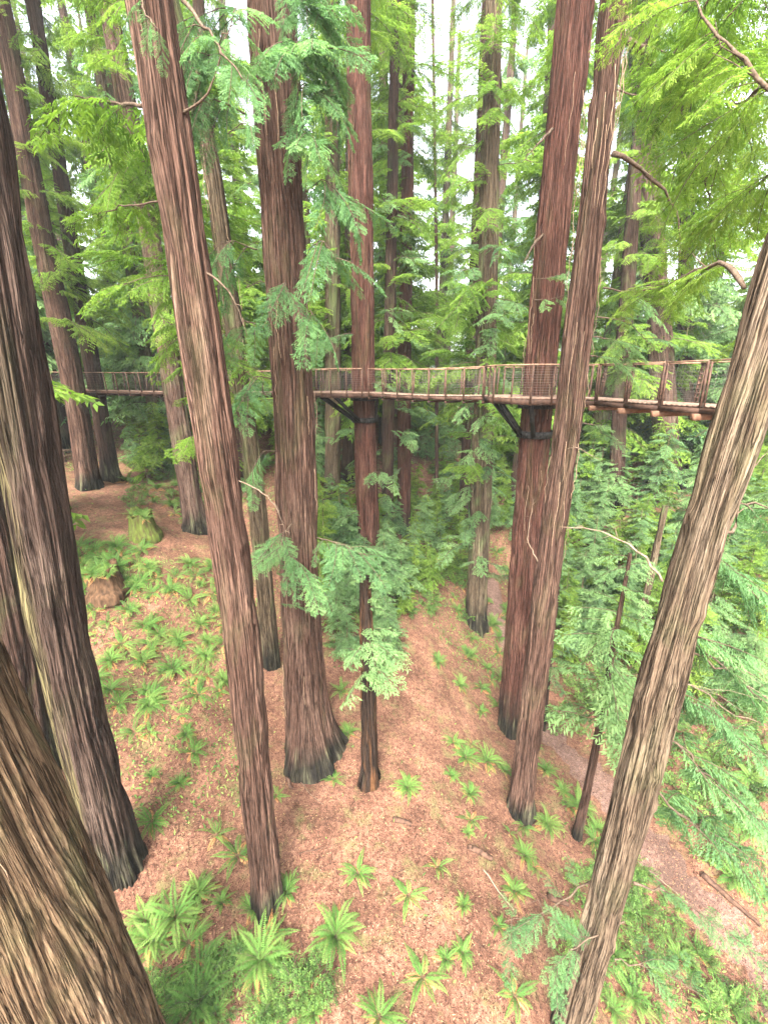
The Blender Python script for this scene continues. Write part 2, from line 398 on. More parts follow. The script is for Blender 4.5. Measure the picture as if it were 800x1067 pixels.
def trunk(parent, pts, dia, mat, H=42., nseg=64, dz=.25, ridge=.02, K=None, flare=.6, lobes=9, seed=0, taper=.55, flare_h=1.4, top_r=None, below=.5, knots=0, swell=.12):
    """pts: world points on the axis from the base up; the mesh is local to the base"""
    rs = np.random.RandomState(seed)
    pts = np.array(pts, float); base = pts[0]
    L = pts - base
    z = np.arange(-below, H, dz)
    # the axis beyond the last given point carries on straight
    d = (L[-1] - L[-2]) / max(L[-1, 2] - L[-2, 2], .01)
    if L[-1, 2] < H: L = np.vstack([L, L[-1] + d * (H - L[-1, 2])])
    d0 = (L[1] - L[0]) / (L[1, 2] - L[0, 2])
    L = np.vstack([L[0] - d0 * below, L])
    ax, ay = np.interp(z, L[:, 2], L[:, 0]), np.interp(z, L[:, 2], L[:, 1])
    kk = max(1, int(1.5 / dz)); ker = np.ones(2 * kk + 1) / (2 * kk + 1)
    if len(z) > 4 * kk:
        for _ in range(2):
            ax = np.convolve(np.pad(ax, kk, 'reflect', reflect_type='odd'), ker, 'valid')
            ay = np.convolve(np.pad(ay, kk, 'reflect', reflect_type='odd'), ker, 'valid')
    r0 = dia / 2 * .86
    zc = np.maximum(z, 0)
    rz = r0 * (1 + swell * np.exp(-zc / 6) - taper * np.clip((zc - 13) / 30, -.12, 1))
    if top_r is not None: rz = r0 + (top_r - r0) * np.clip(zc / H, 0, 1)
    th = np.arange(nseg) / nseg * 2 * math.pi
    TH, Z = np.meshgrid(th, z)
    Zp = Z + below
    K = K or max(12, int(2 * math.pi * r0 / .085))
    warp = (pnoise(TH, Zp, 7, 3.0, rs) - .5) * .30
    f = pnoise(TH + warp, Zp, K, 2.2, rs); rdg = np.abs(2 * f - 1) ** .75
    f2 = pnoise(TH + warp * 1.5, Zp, K * 2, .8, rs)
    low = pnoise(TH, Zp, 6, 3.0, rs) - .5
    fl = np.exp(-np.maximum(Z, 0) / (flare_h * .55))
    lob = pnoise(TH + warp * .5, Zp * .15, lobes, 2., rs)
    lob = lob + .5 * (pnoise(TH + warp, Zp * .3, lobes * 2, 1.5, rs) - .5)
    rad = rz[:, None] * (1 + .06 * low) + ridge * (rdg - .8) * 4.0 + ridge * .7 * (f2 - .5) + r0 * flare * fl * (.25 + 1.5 * np.clip(lob, 0, 2) ** 1.5)
    rad += r0 * .22 * (lob - .5) * np.exp(-np.maximum(Z, 0) / (flare_h * 2.2))
    for _ in range(knots):
        kz, kt, kr = rs.uniform(3, 22), rs.uniform(0, 6.28), rs.uniform(.07, .14)
        da = (TH - kt + math.pi) % (2 * math.pi) - math.pi
        d2 = ((da * r0) ** 2 + (Z - kz) ** 2 * .6) / kr ** 2
        rad += .06 * np.exp(-d2) - .05 * np.exp(-d2 * 9)
    X = ax[:, None] + rad * np.cos(TH); Y = ay[:, None] + rad * np.sin(TH)
    V = np.stack([X, Y, Z], -1).reshape(-1, 3)
    nr = len(z)
    ii = np.arange(nr * nseg).reshape(nr, nseg)
    Q = np.stack([ii[:-1], np.roll(ii[:-1], -1, 1), np.roll(ii[1:], -1, 1), ii[1:]], -1).reshape(-1, 4)
    BK = np.stack([np.cos(TH + warp * .6) * r0, np.sin(TH + warp * .6) * r0, Z + seed * 0], -1).reshape(-1, 3)
    o = mesh_obj('trunk', V, Q, mat, parent, smooth=True, attrs={'bark': ('FLOAT_VECTOR', BK)})
    f_ax = lambda zz: np.array([np.interp(zz, z, ax), np.interp(zz, z, ay), zz])
    f_r = lambda zz: float(np.interp(zz, z, rz))
    return o, f_ax, f_r

# ------------------------------------------------------------------ foliage
LOD = {  # twig spacing, leaflet spacing, leaflet length, leaflet width
    'sap': (.11, .055, .125, .045), 'leafy': (.10, .055, .095, .045), 'near': (.085, .03, .085, .021), 'mid': (.12, .05, .105, .036), 'far': (.24, .11, .25, .10)}
def make_branch(L, lod, rs, rise=.15, droop=.35, width=.34, sag=.35, curl=0):
    ts, lsq, ll, lw = LOD[lod]
    n = max(3, int(L / ts * .92))
    s = (np.arange(n) + rs.rand(n) * .7) / n * .92 + .08
    s = np.repeat(s, 2); side = np.tile([1., -1.], n)
    keep = rs.rand(len(s)) > .12; s, side = s[keep], side[keep]
    bend = rs.randn() * .12
    axis = lambda s: np.stack([L * s, bend * L * s * s, L * (rise * s - droop * s * s)], -1)
    p0 = axis(s)
    tl = L * width * (1 - s) ** .55 * (.45 + .55 * np.minimum(1, s / .3)) * rs.uniform(.55, 1.1, len(s)) + ll
    ang = np.radians(rs.uniform(38, 68, len(s)))
    tdir = np.stack([np.cos(ang), side * np.sin(ang), -.15 - .3 * rs.rand(len(s))], -1)
    tdir /= np.linalg.norm(tdir, axis=1)[:, None]
    # leaflets on each twig
    P, D, T = [], [], []
    for i in range(len(s)):
        m = max(2, int(tl[i] / lsq)); u = (np.arange(m) + .5) / m * tl[i]
        u = np.repeat(u, 2); sg = np.tile([1., -1.], m)
        q = p0[i] + tdir[i] * u[:, None]; q[:, 2] -= sag * u * u / max(L * .6, .6)
        perp = np.cross(tdir[i], [0, 0, 1.]); perp /= np.linalg.norm(perp)
        d = tdir[i] * .75 + sg[:, None] * perp * .75 + np.array([0, 0, -.18]) + rs.randn(len(u), 3) * .16
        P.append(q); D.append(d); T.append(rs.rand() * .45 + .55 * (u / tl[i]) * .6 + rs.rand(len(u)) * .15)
    P = np.concatenate(P); D = np.concatenate(D); T = np.concatenate(T)
    D /= np.linalg.norm(D, axis=1)[:, None]
    m = len(P); ln = ll * rs.uniform(.6, 1.15, m)[:, None]; w = lw * rs.uniform(.7, 1.2, m)[:, None]
    up = np.array([0, 0, 1.]) + rs.randn(m, 3) * .45
    wd = np.cross(D, up); wd /= np.linalg.norm(wd, axis=1)[:, None] + 1e-6
    tipdrop = np.array([0, 0, -1.]) * ln * .25
    V = np.stack([P, P + D * ln * .45 + wd * w / 2, P + D * ln + tipdrop, P + D * ln * .45 - wd * w / 2], 1)
    # wood: 3-sided main axis
    ws = np.linspace(0, .95, 7); wp = axis(ws); wr = (.012 * L / 2) * (1 - ws * .85) + .004
    wv = []
    for i in range(7):
        for k in range(3):
            a = k * 2.094
            wv.append(wp[i] + wr[i] * np.array([0, math.cos(a), math.sin(a)]))
    wv = np.array(wv)
    wq = np.array([(i*3+k, i*3+(k+1) % 3, (i+1)*3+(k+1) % 3, (i+1)*3+k) for i in range(6) for k in range(3)])
    return V.astype(np.float32), T.astype(np.float32), wv, wq
TPL = {}
LEN = {'near': 1.6, 'mid': 2.4, 'far': 2.4, 'sap': 1.2, 'leafy': .7}
for lod, cnt in (('near', 5), ('mid', 6), ('far', 6), ('sap', 6), ('leafy', 5)):
    TPL[lod] = [make_branch(LEN[lod], lod, np.random.RandomState(100 + k), rise=.05 + .06 * k, droop=.25 + .07 * k,
                            width=.30 + .03 * (k % 3)) for k in range(cnt)]
def rotz(a): c, s = math.cos(a), math.sin(a); return np.array([[c, -s, 0], [s, c, 0], [0, 0, 1.]])
def roty(a): c, s = math.cos(a), math.sin(a); return np.array([[c, 0, s], [0, 1, 0], [-s, 0, c]])
def rotx(a): c, s = math.cos(a), math.sin(a); return np.array([[1, 0, 0], [0, c, -s], [0, s, c]])
class Leaves:
    def __init__(s): s.L = []; s.T = []; s.wv = []; s.wq = []; s.n = 0
    def put(s, lod, pos, yaw, pitch=0., scale=1., roll=0., rs=R, dt=None):
        V, T, wv, wq = TPL[lod][rs.randint(len(TPL[lod]))]
        Mx = (rotz(yaw) @ roty(-pitch) @ rotx(roll)) * scale
        s.L.append(V @ Mx.T.astype(np.float32) + np.asarray(pos, np.float32))
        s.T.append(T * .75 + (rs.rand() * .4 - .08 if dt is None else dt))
        s.wv.append(wv @ Mx.T + pos); s.wq.append(wq + s.n); s.n += len(wv)
    def build(s, name, leaf, wood, parent=None):
        L = np.concatenate(s.L); T = np.clip(np.concatenate(s.T), 0, 1)
        nl = len(L); V = np.concatenate([L.reshape(-1, 3), np.concatenate(s.wv)])
        Q = np.concatenate([np.arange(nl * 4).reshape(nl, 4), np.concatenate(s.wq) + nl * 4])
        tv = np.concatenate([np.repeat(T, 4), np.zeros(s.n)])
        mi = np.concatenate([np.zeros(nl), np.ones(len(Q) - nl)])
        return mesh_obj(name, V, Q, [leaf, wood], parent, attrs={'tint': ('FLOAT', tv)}, mi=mi)

def crown_mesh(lod, z0, z1, nb, l0, l1, leaf, seed, axis=None, rtr=None, clump=True):
    """branches round an axis from z0 to z1, l0..l1 their lengths bottom and top; uneven, in storeys"""
    rs = np.random.RandomState(seed)
    lv = Leaves(); yawc = rs.rand(40) * 6.28
    for i in range(nb):
        z = z0 + (z1 - z0) * rs.rand() ** 1.05
        yaw = rs.rand() * 6.28 if not clump else yawc[int(z * 1.3) % 40] + rs.randn() * 1.1
        f = (z - z0) / (z1 - z0)
        l = (l0 + (l1 - l0) * f) * rs.uniform(.5, 1.2)
        o = np.array([0, 0, z]) if axis is None else axis(z)
        # a bough: two or three sprays strung along it
        pitch = math.radians(rs.uniform(-28, 18))
        lv.put(lod, o, yaw, pitch, l / LEN[lod], rs.randn() * .25, rs)
        if l > 2.0:
            for k in range(2):
                d = np.array([math.cos(yaw) * math.cos(pitch), math.sin(yaw) * math.cos(pitch), math.sin(pitch)])
                lv.put(lod, o + d * l * rs.uniform(.25, .6), yaw + rs.choice([-1, 1]) * rs.uniform(.4, .9), pitch - .2, l / LEN[lod] * .55, rs.randn() * .3, rs)
    return lv
def link_mesh(name, me, parent, loc=(0, 0, 0), rot=0., sc=1.):
    o = bpy.data.objects.new(name, me); COL.objects.link(o); o.parent = parent
    o.location = loc; o.rotation_euler = (0, 0, rot); o.scale = (sc, sc, sc); return o
def hidden_mesh(o):
    me = o.data; bpy.data.objects.remove(o); return me

# shared crowns
print('crowns')
CR_FAR = [hidden_mesh(crown_mesh('far', 5, 34, 92, 4.2, 2.4, 0, 300 + k).build('crown', M['warm' if k % 3 else 'cool'], M['twig'])) for k in range(6)]
CR_HIGH = [hidden_mesh(crown_mesh('mid', 25, 36, 16, 3.6, 2.0, 0, 320 + k).build('crown', M['warm'], M['twig'])) for k in range(3)]
CR_MID = [hidden_mesh(crown_mesh('mid', 10, 36, 80, 3.4, 2.2, 0, 340 + k).build('crown', M['warm'], M['twig'])) for k in range(4)]
SAP = [hidden_mesh(crown_mesh('sap', .4 + .3 * k, 5.4, 56 + 5 * k, 1.8, .5, 0, 360 + k, clump=False).build('crown', M['cool' if k % 2 else 'warm'], M['twig'])) for k in range(6)]

def tree(name, label, pts, dia, mat, group=None, crown='far', cseed=0, cat='tree', crot=None, **kw):
    t = empty(name, pts[0], label, cat, group)
    o, ax, rf = trunk(t, pts, dia, M[mat], seed=cseed + 1, **kw)
    if crown:
        lst = {'far': CR_FAR, 'high': CR_HIGH, 'mid': CR_MID}[crown]
        lean = ax(30.) - ax(0.)
        c = link_mesh('crown', lst[cseed % len(lst)], t, (0, 0, 0), crot if crot is not None else rnd.random() * 6.28)
        top = ax(30.)
        c.rotation_mode = 'QUATERNION'
        q = Vector((0, 0, 1)).rotation_difference(Vector(top))
        from mathutils import Quaternion
        c.rotation_quaternion = q @ Quaternion((0, 0, 1), rnd.random() * 6.28)
    return t, ax, rf

def bough(parent, base, pts, r0, lod, n, leaf, seed, sl=1.2, wood='twig', spread=1.0, foliage_from=.15, droop=0., name='branch'):
    """a limb through world pts with sprays along it; child of a tree"""
    rs = np.random.RandomState(seed); lod = 'sap' if lod == 'mid' else lod
    pts = np.array(pts, float) - base
    t = np.linspace(0, len(pts) - 1, 14); C_ = np.stack([np.interp(t, range(len(pts)), pts[:, k]) for k in range(3)], 1)
    for _ in range(2): C_[1:-1] = (C_[:-2] + 2 * C_[1:-1] + C_[2:]) / 4
    C_[1:-1] += rs.randn(12, 3) * .012 * np.linalg.norm(pts[-1] - pts[0]) / 2
    b = MB().tube(C_, np.linspace(r0, r0 * .2, 14) * (1 + .15 * rs.randn(14)), 6)
    ln_ = np.linalg.norm(C_[-1] - C_[0])
    for i in range(7 if n == 0 else 3):
        j = rs.randint(3, 13); d = (C_[j] - C_[j-1]); d = d / (np.linalg.norm(d) + 1e-6) + rs.randn(3) * .6; d /= np.linalg.norm(d); q = C_[j]
        l = ln_ * rs.uniform(.06, .2); k1 = q + d * l * .5 + rs.randn(3) * l * .08; k2 = q + d * l + np.array([0, 0, -.1]) * l + rs.randn(3) * l * .15
        b.tube([q, k1, k2], [r0 * .35, r0 * .22, r0 * .1], 4)
    b = b.build(name, M[wood], parent, smooth=True)
    if n:
        lv = Leaves()
        for i in range(n):
            f = foliage_from + (1 - foliage_from) * (i + rs.rand()) / n
            k = f * 13; j = min(12, int(k)); p = C_[j] + (C_[j+1] - C_[j]) * (k - j)
            d = C_[min(13, j+1)] - C_[max(0, j-1)]; yaw = math.atan2(d[1], d[0]) + rs.choice([-1, 1]) * rs.uniform(.2, 1.2) * spread
            lv.put(lod, p, yaw, math.radians(rs.uniform(-35, 10)) - droop, sl / LEN[lod] * rs.uniform(.6, 1.15), rs.randn() * .35, rs)
        lv.build('foliage', M[leaf], M['twig'], b)
    return b

def strips(parent, ax, rf, n, seed, z0=2, z1=24, rr_=.007):
    """loose bark fibres hanging down a trunk"""
    rs = np.random.RandomState(seed)
    for i in range(n):
        z = rs.uniform(z0, z1); a = rs.uniform(2.6, 6.8); ln = rs.uniform(.5, 2.6); m = int(ln / .18) + 3
        P = []
        for k in range(m):
            zz = z - ln * k / (m - 1); a += rs.randn() * .025; out = .03 + .10 * math.sin(math.pi * k / (m - 1)) * rs.rand() + .02 * rs.rand()
            c = ax(zz); r = rf(zz) + out; P.append((c[0] + r * math.cos(a), c[1] + r * math.sin(a), zz))
        MB().tube(P, rr_ * rs.uniform(.6, 1.5), 4).build('bark_strip', M['strip'], parent)
print('trees')
def TP(base, *ups, Y=None, dY=0.):
    """axis of a trunk: its foot on the ground, then points seen higher up, at the same distance"""
    b = G(*base) if Y is None else None
    if b is None:
        p = at(base[0], base[1], Y); b = np.array([p[0], Y, float(hgt(p[0], Y))])
    out = [b]
    for i, (px, py) in enumerate(ups):
        out.append(at(px, py, b[1] + dY * (i + 1)))
    return out

# --- the named trunks -------------------------------------------------
t1, a1, r1 = tree('redwood_tree', 'long leaning redwood crossing in front of the footbridge, its foot above the large spreading fern',
    TP((279, 938), (250, 640), (216, 400), (156, 0)), .86, 'redbrown', crown='high', cseed=1, H=40, nseg=200, dz=.07, ridge=.022, flare=.4, lobes=8, flare_h=1.3, knots=14, taper=.3)
t2, a2, r2 = tree('redwood_tree', 'thick dark redwood at the left edge with pale lichen flank, painted lit, and blackened foot',
    TP((122, 903), (71, 700), (18, 400)), 1.24, 'lichen', crown='high', cseed=2, H=40, nseg=256, dz=.07, ridge=.03, flare=.30, lobes=10, flare_h=1.6, taper=.3)
b3 = np.array([-4.68, 4.1, float(hgt(-4.68, 4.1))])
t3, a3, r3 = tree('redwood_tree', 'very close tan redwood trunk with shaggy orange bark filling the bottom left corner',
    [b3, np.array([-5.16, 4.1, 7.]), np.array([-5.75, 4.1, 12.]), np.array([-6.1, 4.1, 24.])], 2.0, 'tan', crown='high', cseed=0, H=38, nseg=360, dz=.045, ridge=.032, flare=.1, taper=.3)
t4, a4, r4 = tree('redwood_tree', 'shaded brown redwood trunk half hidden behind the thick dark one at the left edge',
    TP((38, 800), (12, 640), (-50, 400)), 1.15, 'dark', crown='high', cseed=1, H=38, nseg=96, dz=.15, ridge=.03, taper=.3)
t5, a5, r5 = tree('redwood_tree', 'broad redwood with a wide root flare standing on bare red ground',
    TP((322, 780), (313, 640), (305, 400), (281, 0)), 1.40, 'redbrown', crown='high', cseed=2, H=42, nseg=256, dz=.08, ridge=.028, swell=.34, flare=.75, lobes=10, flare_h=2.4, taper=.2)
t6, a6, r6 = tree('redwood_tree', 'slender pale brown redwood just left of the broad flared one, moss on its foot',
    TP((283, 692), (268, 520), (249, 380), (215, 130), (186, 30)), .78, 'mossy', crown='mid', cseed=0, H=42, nseg=80, dz=.12, ridge=.02, flare=.3)
t7, a7, r7 = tree('redwood_tree', 'grey-brown redwood mostly hidden behind the long leaning trunk, right of the mossy stump',
    TP((205, 553), (180, 400), (150, 200), (112, 0)), 1.2, 'far', crown='mid', cseed=1, H=44, nseg=72, dz=.2, flare=.4)
t8, a8, r8 = tree('redwood_tree', 'straight red redwood that carries the middle viewing platform',
    TP((385, 600), (379, 400), (373, 0), Y=22.9), 1.34, 'red', crown='high', cseed=0, H=44, nseg=96, dz=.12, ridge=.028, flare=.3, taper=.1)
p9 = TP((386, 818), (384, 740), (381, 600))
t9 = empty('dead_snag', p9[0], 'narrow charred broken snag with an orange streak, standing below the middle platform', 'dead tree')
s9, a9, r9 = trunk(t9, p9, .80, M['charred'], H=p9[-1][2] - p9[0][2], nseg=56, dz=.08, ridge=.03, seed=9, flare=.5, lobes=5, flare_h=1.0, top_r=.2)
t10, a10, r10 = tree('redwood_tree', 'very thin dark trunk just right of the middle platform tree',
    TP((403, 600), (405, 400), (412, 0), Y=27), .82, 'dark', crown='mid', cseed=2, H=44, nseg=48, dz=.25, flare=.3)
t11, a11, r11 = tree('redwood_tree', 'thin reddish trunk, second to the right of the middle platform tree',
    TP((421, 545), (421, 400), (427, 0), Y=29), 1.0, 'red', crown='mid', cseed=3, H=44, nseg=48, dz=.25, flare=.3)
t12, a12, r12 = tree('redwood_tree', 'grey-barked redwood behind the short bridge, leafy sprays up its trunk, foot in green brush',
    TP((495, 652), (505, 400), (514, 0), Y=24.), 1.36, 'mossy', crown='mid', cseed=0, H=44, nseg=72, dz=.2, ridge=.03, flare=.35)
t12b, a12b, _ = tree('redwood_tree', 'thin dark trunk pressed close to the left of the grey-barked redwood behind the short bridge',
    TP((484, 520), (488, 400), (497, 200), Y=30.), .75, 'dark', crown='mid', cseed=1, H=40, nseg=40, dz=.25, flare=.3)
t13, a13, r13 = tree('redwood_tree', 'dark red redwood that carries the right viewing platform on black braces',
    TP((531, 765), (561, 400), (599, 0), Y=16.8), 1.36, 'red', crown='high', cseed=1, H=42, nseg=180, dz=.09, ridge=.024, flare=.28, lobes=9, taper=.15)
t14, a14, r14 = tree('redwood_tree', 'brown redwood with dangling bark strips, standing in front of the right viewing platform',
    TP((541, 846), (568, 620), (596, 400), (640, 0)), .88, 'redbrown', crown='high', cseed=2, H=40, nseg=160, dz=.09, ridge=.024, flare=.3, lobes=7, knots=8, taper=.6)
b15 = at(590, 1075, 6.1); b15[2] = float(hgt(b15[0], 6.1))
t15, a15, r15 = tree('redwood_tree', 'grey-tan redwood slanting from the bottom centre to the right edge, nearest trunk on that side',
    [b15, at(643, 900, 6.1), at(690, 700, 6.1), at(779, 400, 6.1), at(862, 150, 6.1)], .78, 'grey', crown='high', cseed=0, H=38, nseg=280, dz=.05, ridge=.026, flare=.1, knots=10, taper=.2)
p16 = TP((600, 873), (617, 800), (634, 700), (652, 600))
t16, a16, r16 = tree('young_redwood', 'pole-thin leaning brown trunk between the bark-strip redwood and the grey-tan one',
    p16, .40, 'redbrown', crown=None, cseed=4, H=12, nseg=40, dz=.15, ridge=.008, flare=.3, top_r=.06)
t17, a17, _ = tree('young_redwood', 'spindly leafy sapling right behind the bark-strip redwood',
    TP((566, 762), (577, 660), (584, 600)), .20, 'dark', crown=None, cseed=5, H=8.5, nseg=24, dz=.2, ridge=.004, flare=.2, top_r=.03)
tree('redwood_tree', 'stout red-brown redwood under the left footbridge, by the end of the red path',
    TP((94, 508), (77, 400), (45, 250), (18, 100)), 1.3, 'redbrown', crown='mid', cseed=2, H=44, nseg=64, dz=.2, flare=.3)
tree('redwood_tree', 'dark redwood under the left footbridge, right of the stout red-brown one',
    TP((117, 500), (100, 400), (80, 290), (58, 150)), 1.05, 'dark', crown='mid', cseed=3, H=44, nseg=64, dz=.2, flare=.4)
t20, a20, r20 = tree('redwood_tree', 'redwood at the far left end of the footbridge, behind the log rail',
    TP((62, 468), (48, 400), (10, 260)), 2.0, 'far', crown='far', cseed=0, H=44, nseg=48, dz=.3, flare=.2)
tree('redwood_tree', 'dark trunk whose foot shows just right of the thick left-edge redwood, beside the red path',
    TP((52, 533), (25, 400), (-30, 220)), 1.35, 'dark', crown='high', cseed=0, H=42, nseg=64, dz=.2, flare=.3)
tree('redwood_tree', 'dark two-toned trunk beyond the gully, foot at the steep red path on the right',
    TP((640, 538), (645, 420), (655, 280)), 1.05, 'dark', crown='mid', cseed=1, H=40, nseg=48, dz=.25)
tree('redwood_tree', 'reddish redwood showing above and below the right footbridge, left of the slanting grey-tan one',
    TP((703, 470), (690, 400), (676, 200), Y=31), 1.7, 'far', crown='mid', cseed=2, H=44, nseg=56, dz=.25)
tree('redwood_tree', 'darker trunk paired with the reddish one under the right footbridge',
    TP((722, 470), (712, 400), (716, 200), Y=34), 1.2, 'dark', crown='far', cseed=3, H=44, nseg=40, dz=.3)
tree('redwood_tree', 'pale greenish trunk seen beneath the middle platform, left of its red tree',
    TP((347, 535), (347, 400), (346, 0), Y=29), 1.15, 'mossy', crown='mid', cseed=3, H=44, nseg=48, dz=.25)
tree('redwood_tree', 'dark short-looking trunk between the pale greenish one and the middle platform tree',
    TP((363, 520), (364, 400), (366, 100), Y=33), .95, 'dark', crown='far', cseed=4, H=40, nseg=40, dz=.3)
tree('redwood_tree', 'pinkish bare trunk just left of the top of the right platform tree',
    TP((556, 430), (562, 300), (574, 60), Y=38), 1.15, 'far', crown='far', cseed=5, H=48, nseg=40, dz=.3)
tree('slender_tree', 'pole-like pale stem standing alone behind the short bridge',
    TP((457, 470), (455, 300), (452, 100), Y=33), .30, 'far', crown=None, cseed=6, H=34, nseg=16, dz=.5, ridge=.004)
tree('redwood_tree', 'mid-size trunk between the long leaning redwood and the slender pale brown one, upper left',
    TP((262, 560), (236, 330), (207, 0), Y=31), 1.0, 'far', crown='far', cseed=1, H=46, nseg=40, dz=.3)
p24 = TP((668, 640), (682, 580), (693, 527), Y=19.5)
t24 = empty('dead_snag', p24[0], 'pale lichen-green broken snag leaning in the brush left of the slanting grey-tan trunk', 'dead tree')
trunk(t24, p24, .42, M['mossy'], H=p24[-1][2] - p24[0][2] + .1, nseg=32, dz=.12, ridge=.02, seed=24, flare=.3, top_r=.17)

# bark fibre on some
strips(t14, a14, r14, 26, 1, 12, 24); strips(t13, a13, r13, 14, 2, 12, 26, .008); strips(t5, a5, r5, 16, 3, 3, 22); strips(t3, a3, r3, 8, 4, 2, 11, .005)
strips(t6, a6, r6, 14, 5, 12, 24, .008)

# --- limbs and hanging sprays -----------------------------------------
def ab(t): return np.array(t.location)
# right tree: dead curving branch to the left, lower green boughs, twisted ones on its right
bough(t15, ab(t15), [at(690, 606, 6.3), at(672, 578, 6.6), at(640, 558, 7.0), at(612, 550, 7.2), at(583, 549, 7.4)], .022, 'near', 0, 'near', 1, wood='deadwood')
bough(t15, ab(t15), [at(640, 890, 6.2), at(600, 930, 6.4), at(560, 955, 6.4), at(525, 960, 6.3)], .025, 'near', 9, 'near', 2, sl=.95, foliage_from=.3)
bough(t15, ab(t15), [at(650, 960, 6.0), at(600, 985, 5.7), at(575, 1010, 5.6)], .022, 'near', 8, 'near', 3, sl=.8, foliage_from=.3)
bough(t15, ab(t15), [at(660, 920, 6.2), at(700, 930, 6.4), at(745, 965, 6.8), at(800, 1010, 7.2)], .025, 'near', 12, 'near', 4, sl=1.0)
bough(t15, ab(t15), [at(640, 1000, 5.9), at(690, 1010, 6.0), at(740, 1045, 6.2)], .02, 'near', 9, 'near', 44, sl=.9)
for k, (pa, pb, pc) in enumerate([((715, 560), (760, 600), (830, 640)), ((700, 640), (745, 690), (815, 745)), ((690, 700), (750, 760), (830, 800)),
                                  ((690, 760), (745, 820), (820, 880)), ((720, 560), (770, 520), (830, 540)), ((680, 820), (735, 870), (810, 930))]):
    bough(t15, ab(t15), [at(*pa, 6.2), at(*pb, 6.9), at(*pc, 7.6)], .028, 'near', 20 if k not in (4,) else 7, 'near', 10 + k, sl=1.5, foliage_from=.1, droop=.25)
bough(t15, ab(t15), [at(705, 668, 6.4), at(755, 700, 7.0), at(830, 745, 8.0)], .024, 'near', 0, 'near', 20, wood='deadwood')
bough(t15, ab(t15), [at(690, 700, 6.4), at(745, 730, 7.2), at(830, 775, 8.4)], .02, 'near', 0, 'near', 21, wood='deadwood')
bough(t15, ab(t15), [at(728, 545, 6.1), at(768, 560, 6.4), at(765, 500, 6.6), at(800, 470, 6.9)], .035, 'near', 3, 'near', 22, sl=.7)
bough(t15, ab(t15), [at(775, 300, 6.3), at(757, 268, 6.8), at(720, 285, 7.6), at(690, 300, 8.4), at(650, 305, 9)], .04, 'near', 16, 'warm', 23, sl=.9, foliage_from=.2)
bough(t15, ab(t15), [at(830, 120, 6.3), at(770, 60, 6.6), at(735, 20, 7.2), at(700, -30, 8)], .03, 'near', 22, 'warm', 24, sl=1.1)
bough(t15, ab(t15), [at(812, 330, 6.3), at(790, 345, 7.0), at(770, 370, 8)], .03, 'near', 6, 'warm', 25, sl=.7)
bough(t15, ab(t15), [at(860, 60, 6.3), at(800, 80, 7.5), at(760, 120, 8.6), at(735, 190, 9.4)], .045, 'near', 18, 'warm', 46, sl=1.5, droop=.3)
bough(t15, ab(t15), [at(840, 160, 6.3), at(790, 190, 7.5), at(750, 230, 8.4)], .035, 'near', 16, 'warm', 47, sl=1.3, droop=.3)
bough(t15, ab(t15), [at(860, -20, 6.3), at(780, -30, 7.2), at(740, -10, 8.2), at(725, 40, 8.8)], .045, 'near', 16, 'warm', 48, sl=1.5, droop=.3)
# the long curved limb of the bark-strip redwood, and its dead stubs
bough(t14, ab(t14), [at(638, 160, 12), at(668, 175, 12.4), at(698, 205, 13), at(708, 235, 13.3), at(706, 280, 13.3)], .055, 'mid', 3, 'warm', 26, sl=1.0, foliage_from=.6)
bough(t14, ab(t14), [at(650, 40, 12), at(690, 75, 12.8), at(715, 120, 13.2), at(740, 180, 13.8), at(745, 260, 14.2)], .07, 'mid', 24, 'warm', 27, sl=1.8)
bough(t14, ab(t14), [at(710, 105, 13.1), at(735, 60, 13.4), at(765, 0, 13.8)], .05, 'mid', 14, 'warm', 28, sl=1.6)
bough(t14, ab(t14), [at(560, 585, 12), at(548, 560, 12.3), at(556, 520, 12.4)], .02, 'mid', 0, 'warm', 29, wood='deadwood')
bough(t14, ab(t14), [at(585, 470, 12), at(600, 465, 11.6), at(625, 480, 11.4)], .02, 'near', 0, 'near', 30, wood='deadwood')
for k, (px, py, L) in enumerate([(628, 300, 1.5), (622, 330, 1.6), (615, 350, 1.4), (604, 440, 1.0), (640, 40, 2.2), (632, 90, 1.6), (612, 370, 1.3)]):
    s0 = at(px, py, 12.); bough(t14, ab(t14), [s0, s0 + np.array([L * .6, .2, -.1]), s0 + np.array([L, .5, -.5])], .02, 'near', 7, 'cool', 60 + k, sl=.9)
bough(t13, ab(t13), [at(570, 240, 16.6), at(555, 255, 16.2), at(545, 275, 16)], .06, 'mid', 0, 'warm', 31)
bough(t13, ab(t13), [at(580, 130, 16.6), at(560, 150, 16.2), at(545, 168, 16)], .05, 'mid', 0, 'warm', 32)
bough(t13, ab(t13), [at(556, 290, 16.2), at(572, 290, 15.7), at(585, 284, 15.4)], .02, 'mid', 3, 'cool', 33, sl=.9)
bough(t13, ab(t13), [at(556, 312, 16.2), at(574, 312, 15.7), at(592, 306, 15.4)], .02, 'mid', 3, 'cool', 34, sl=.9)
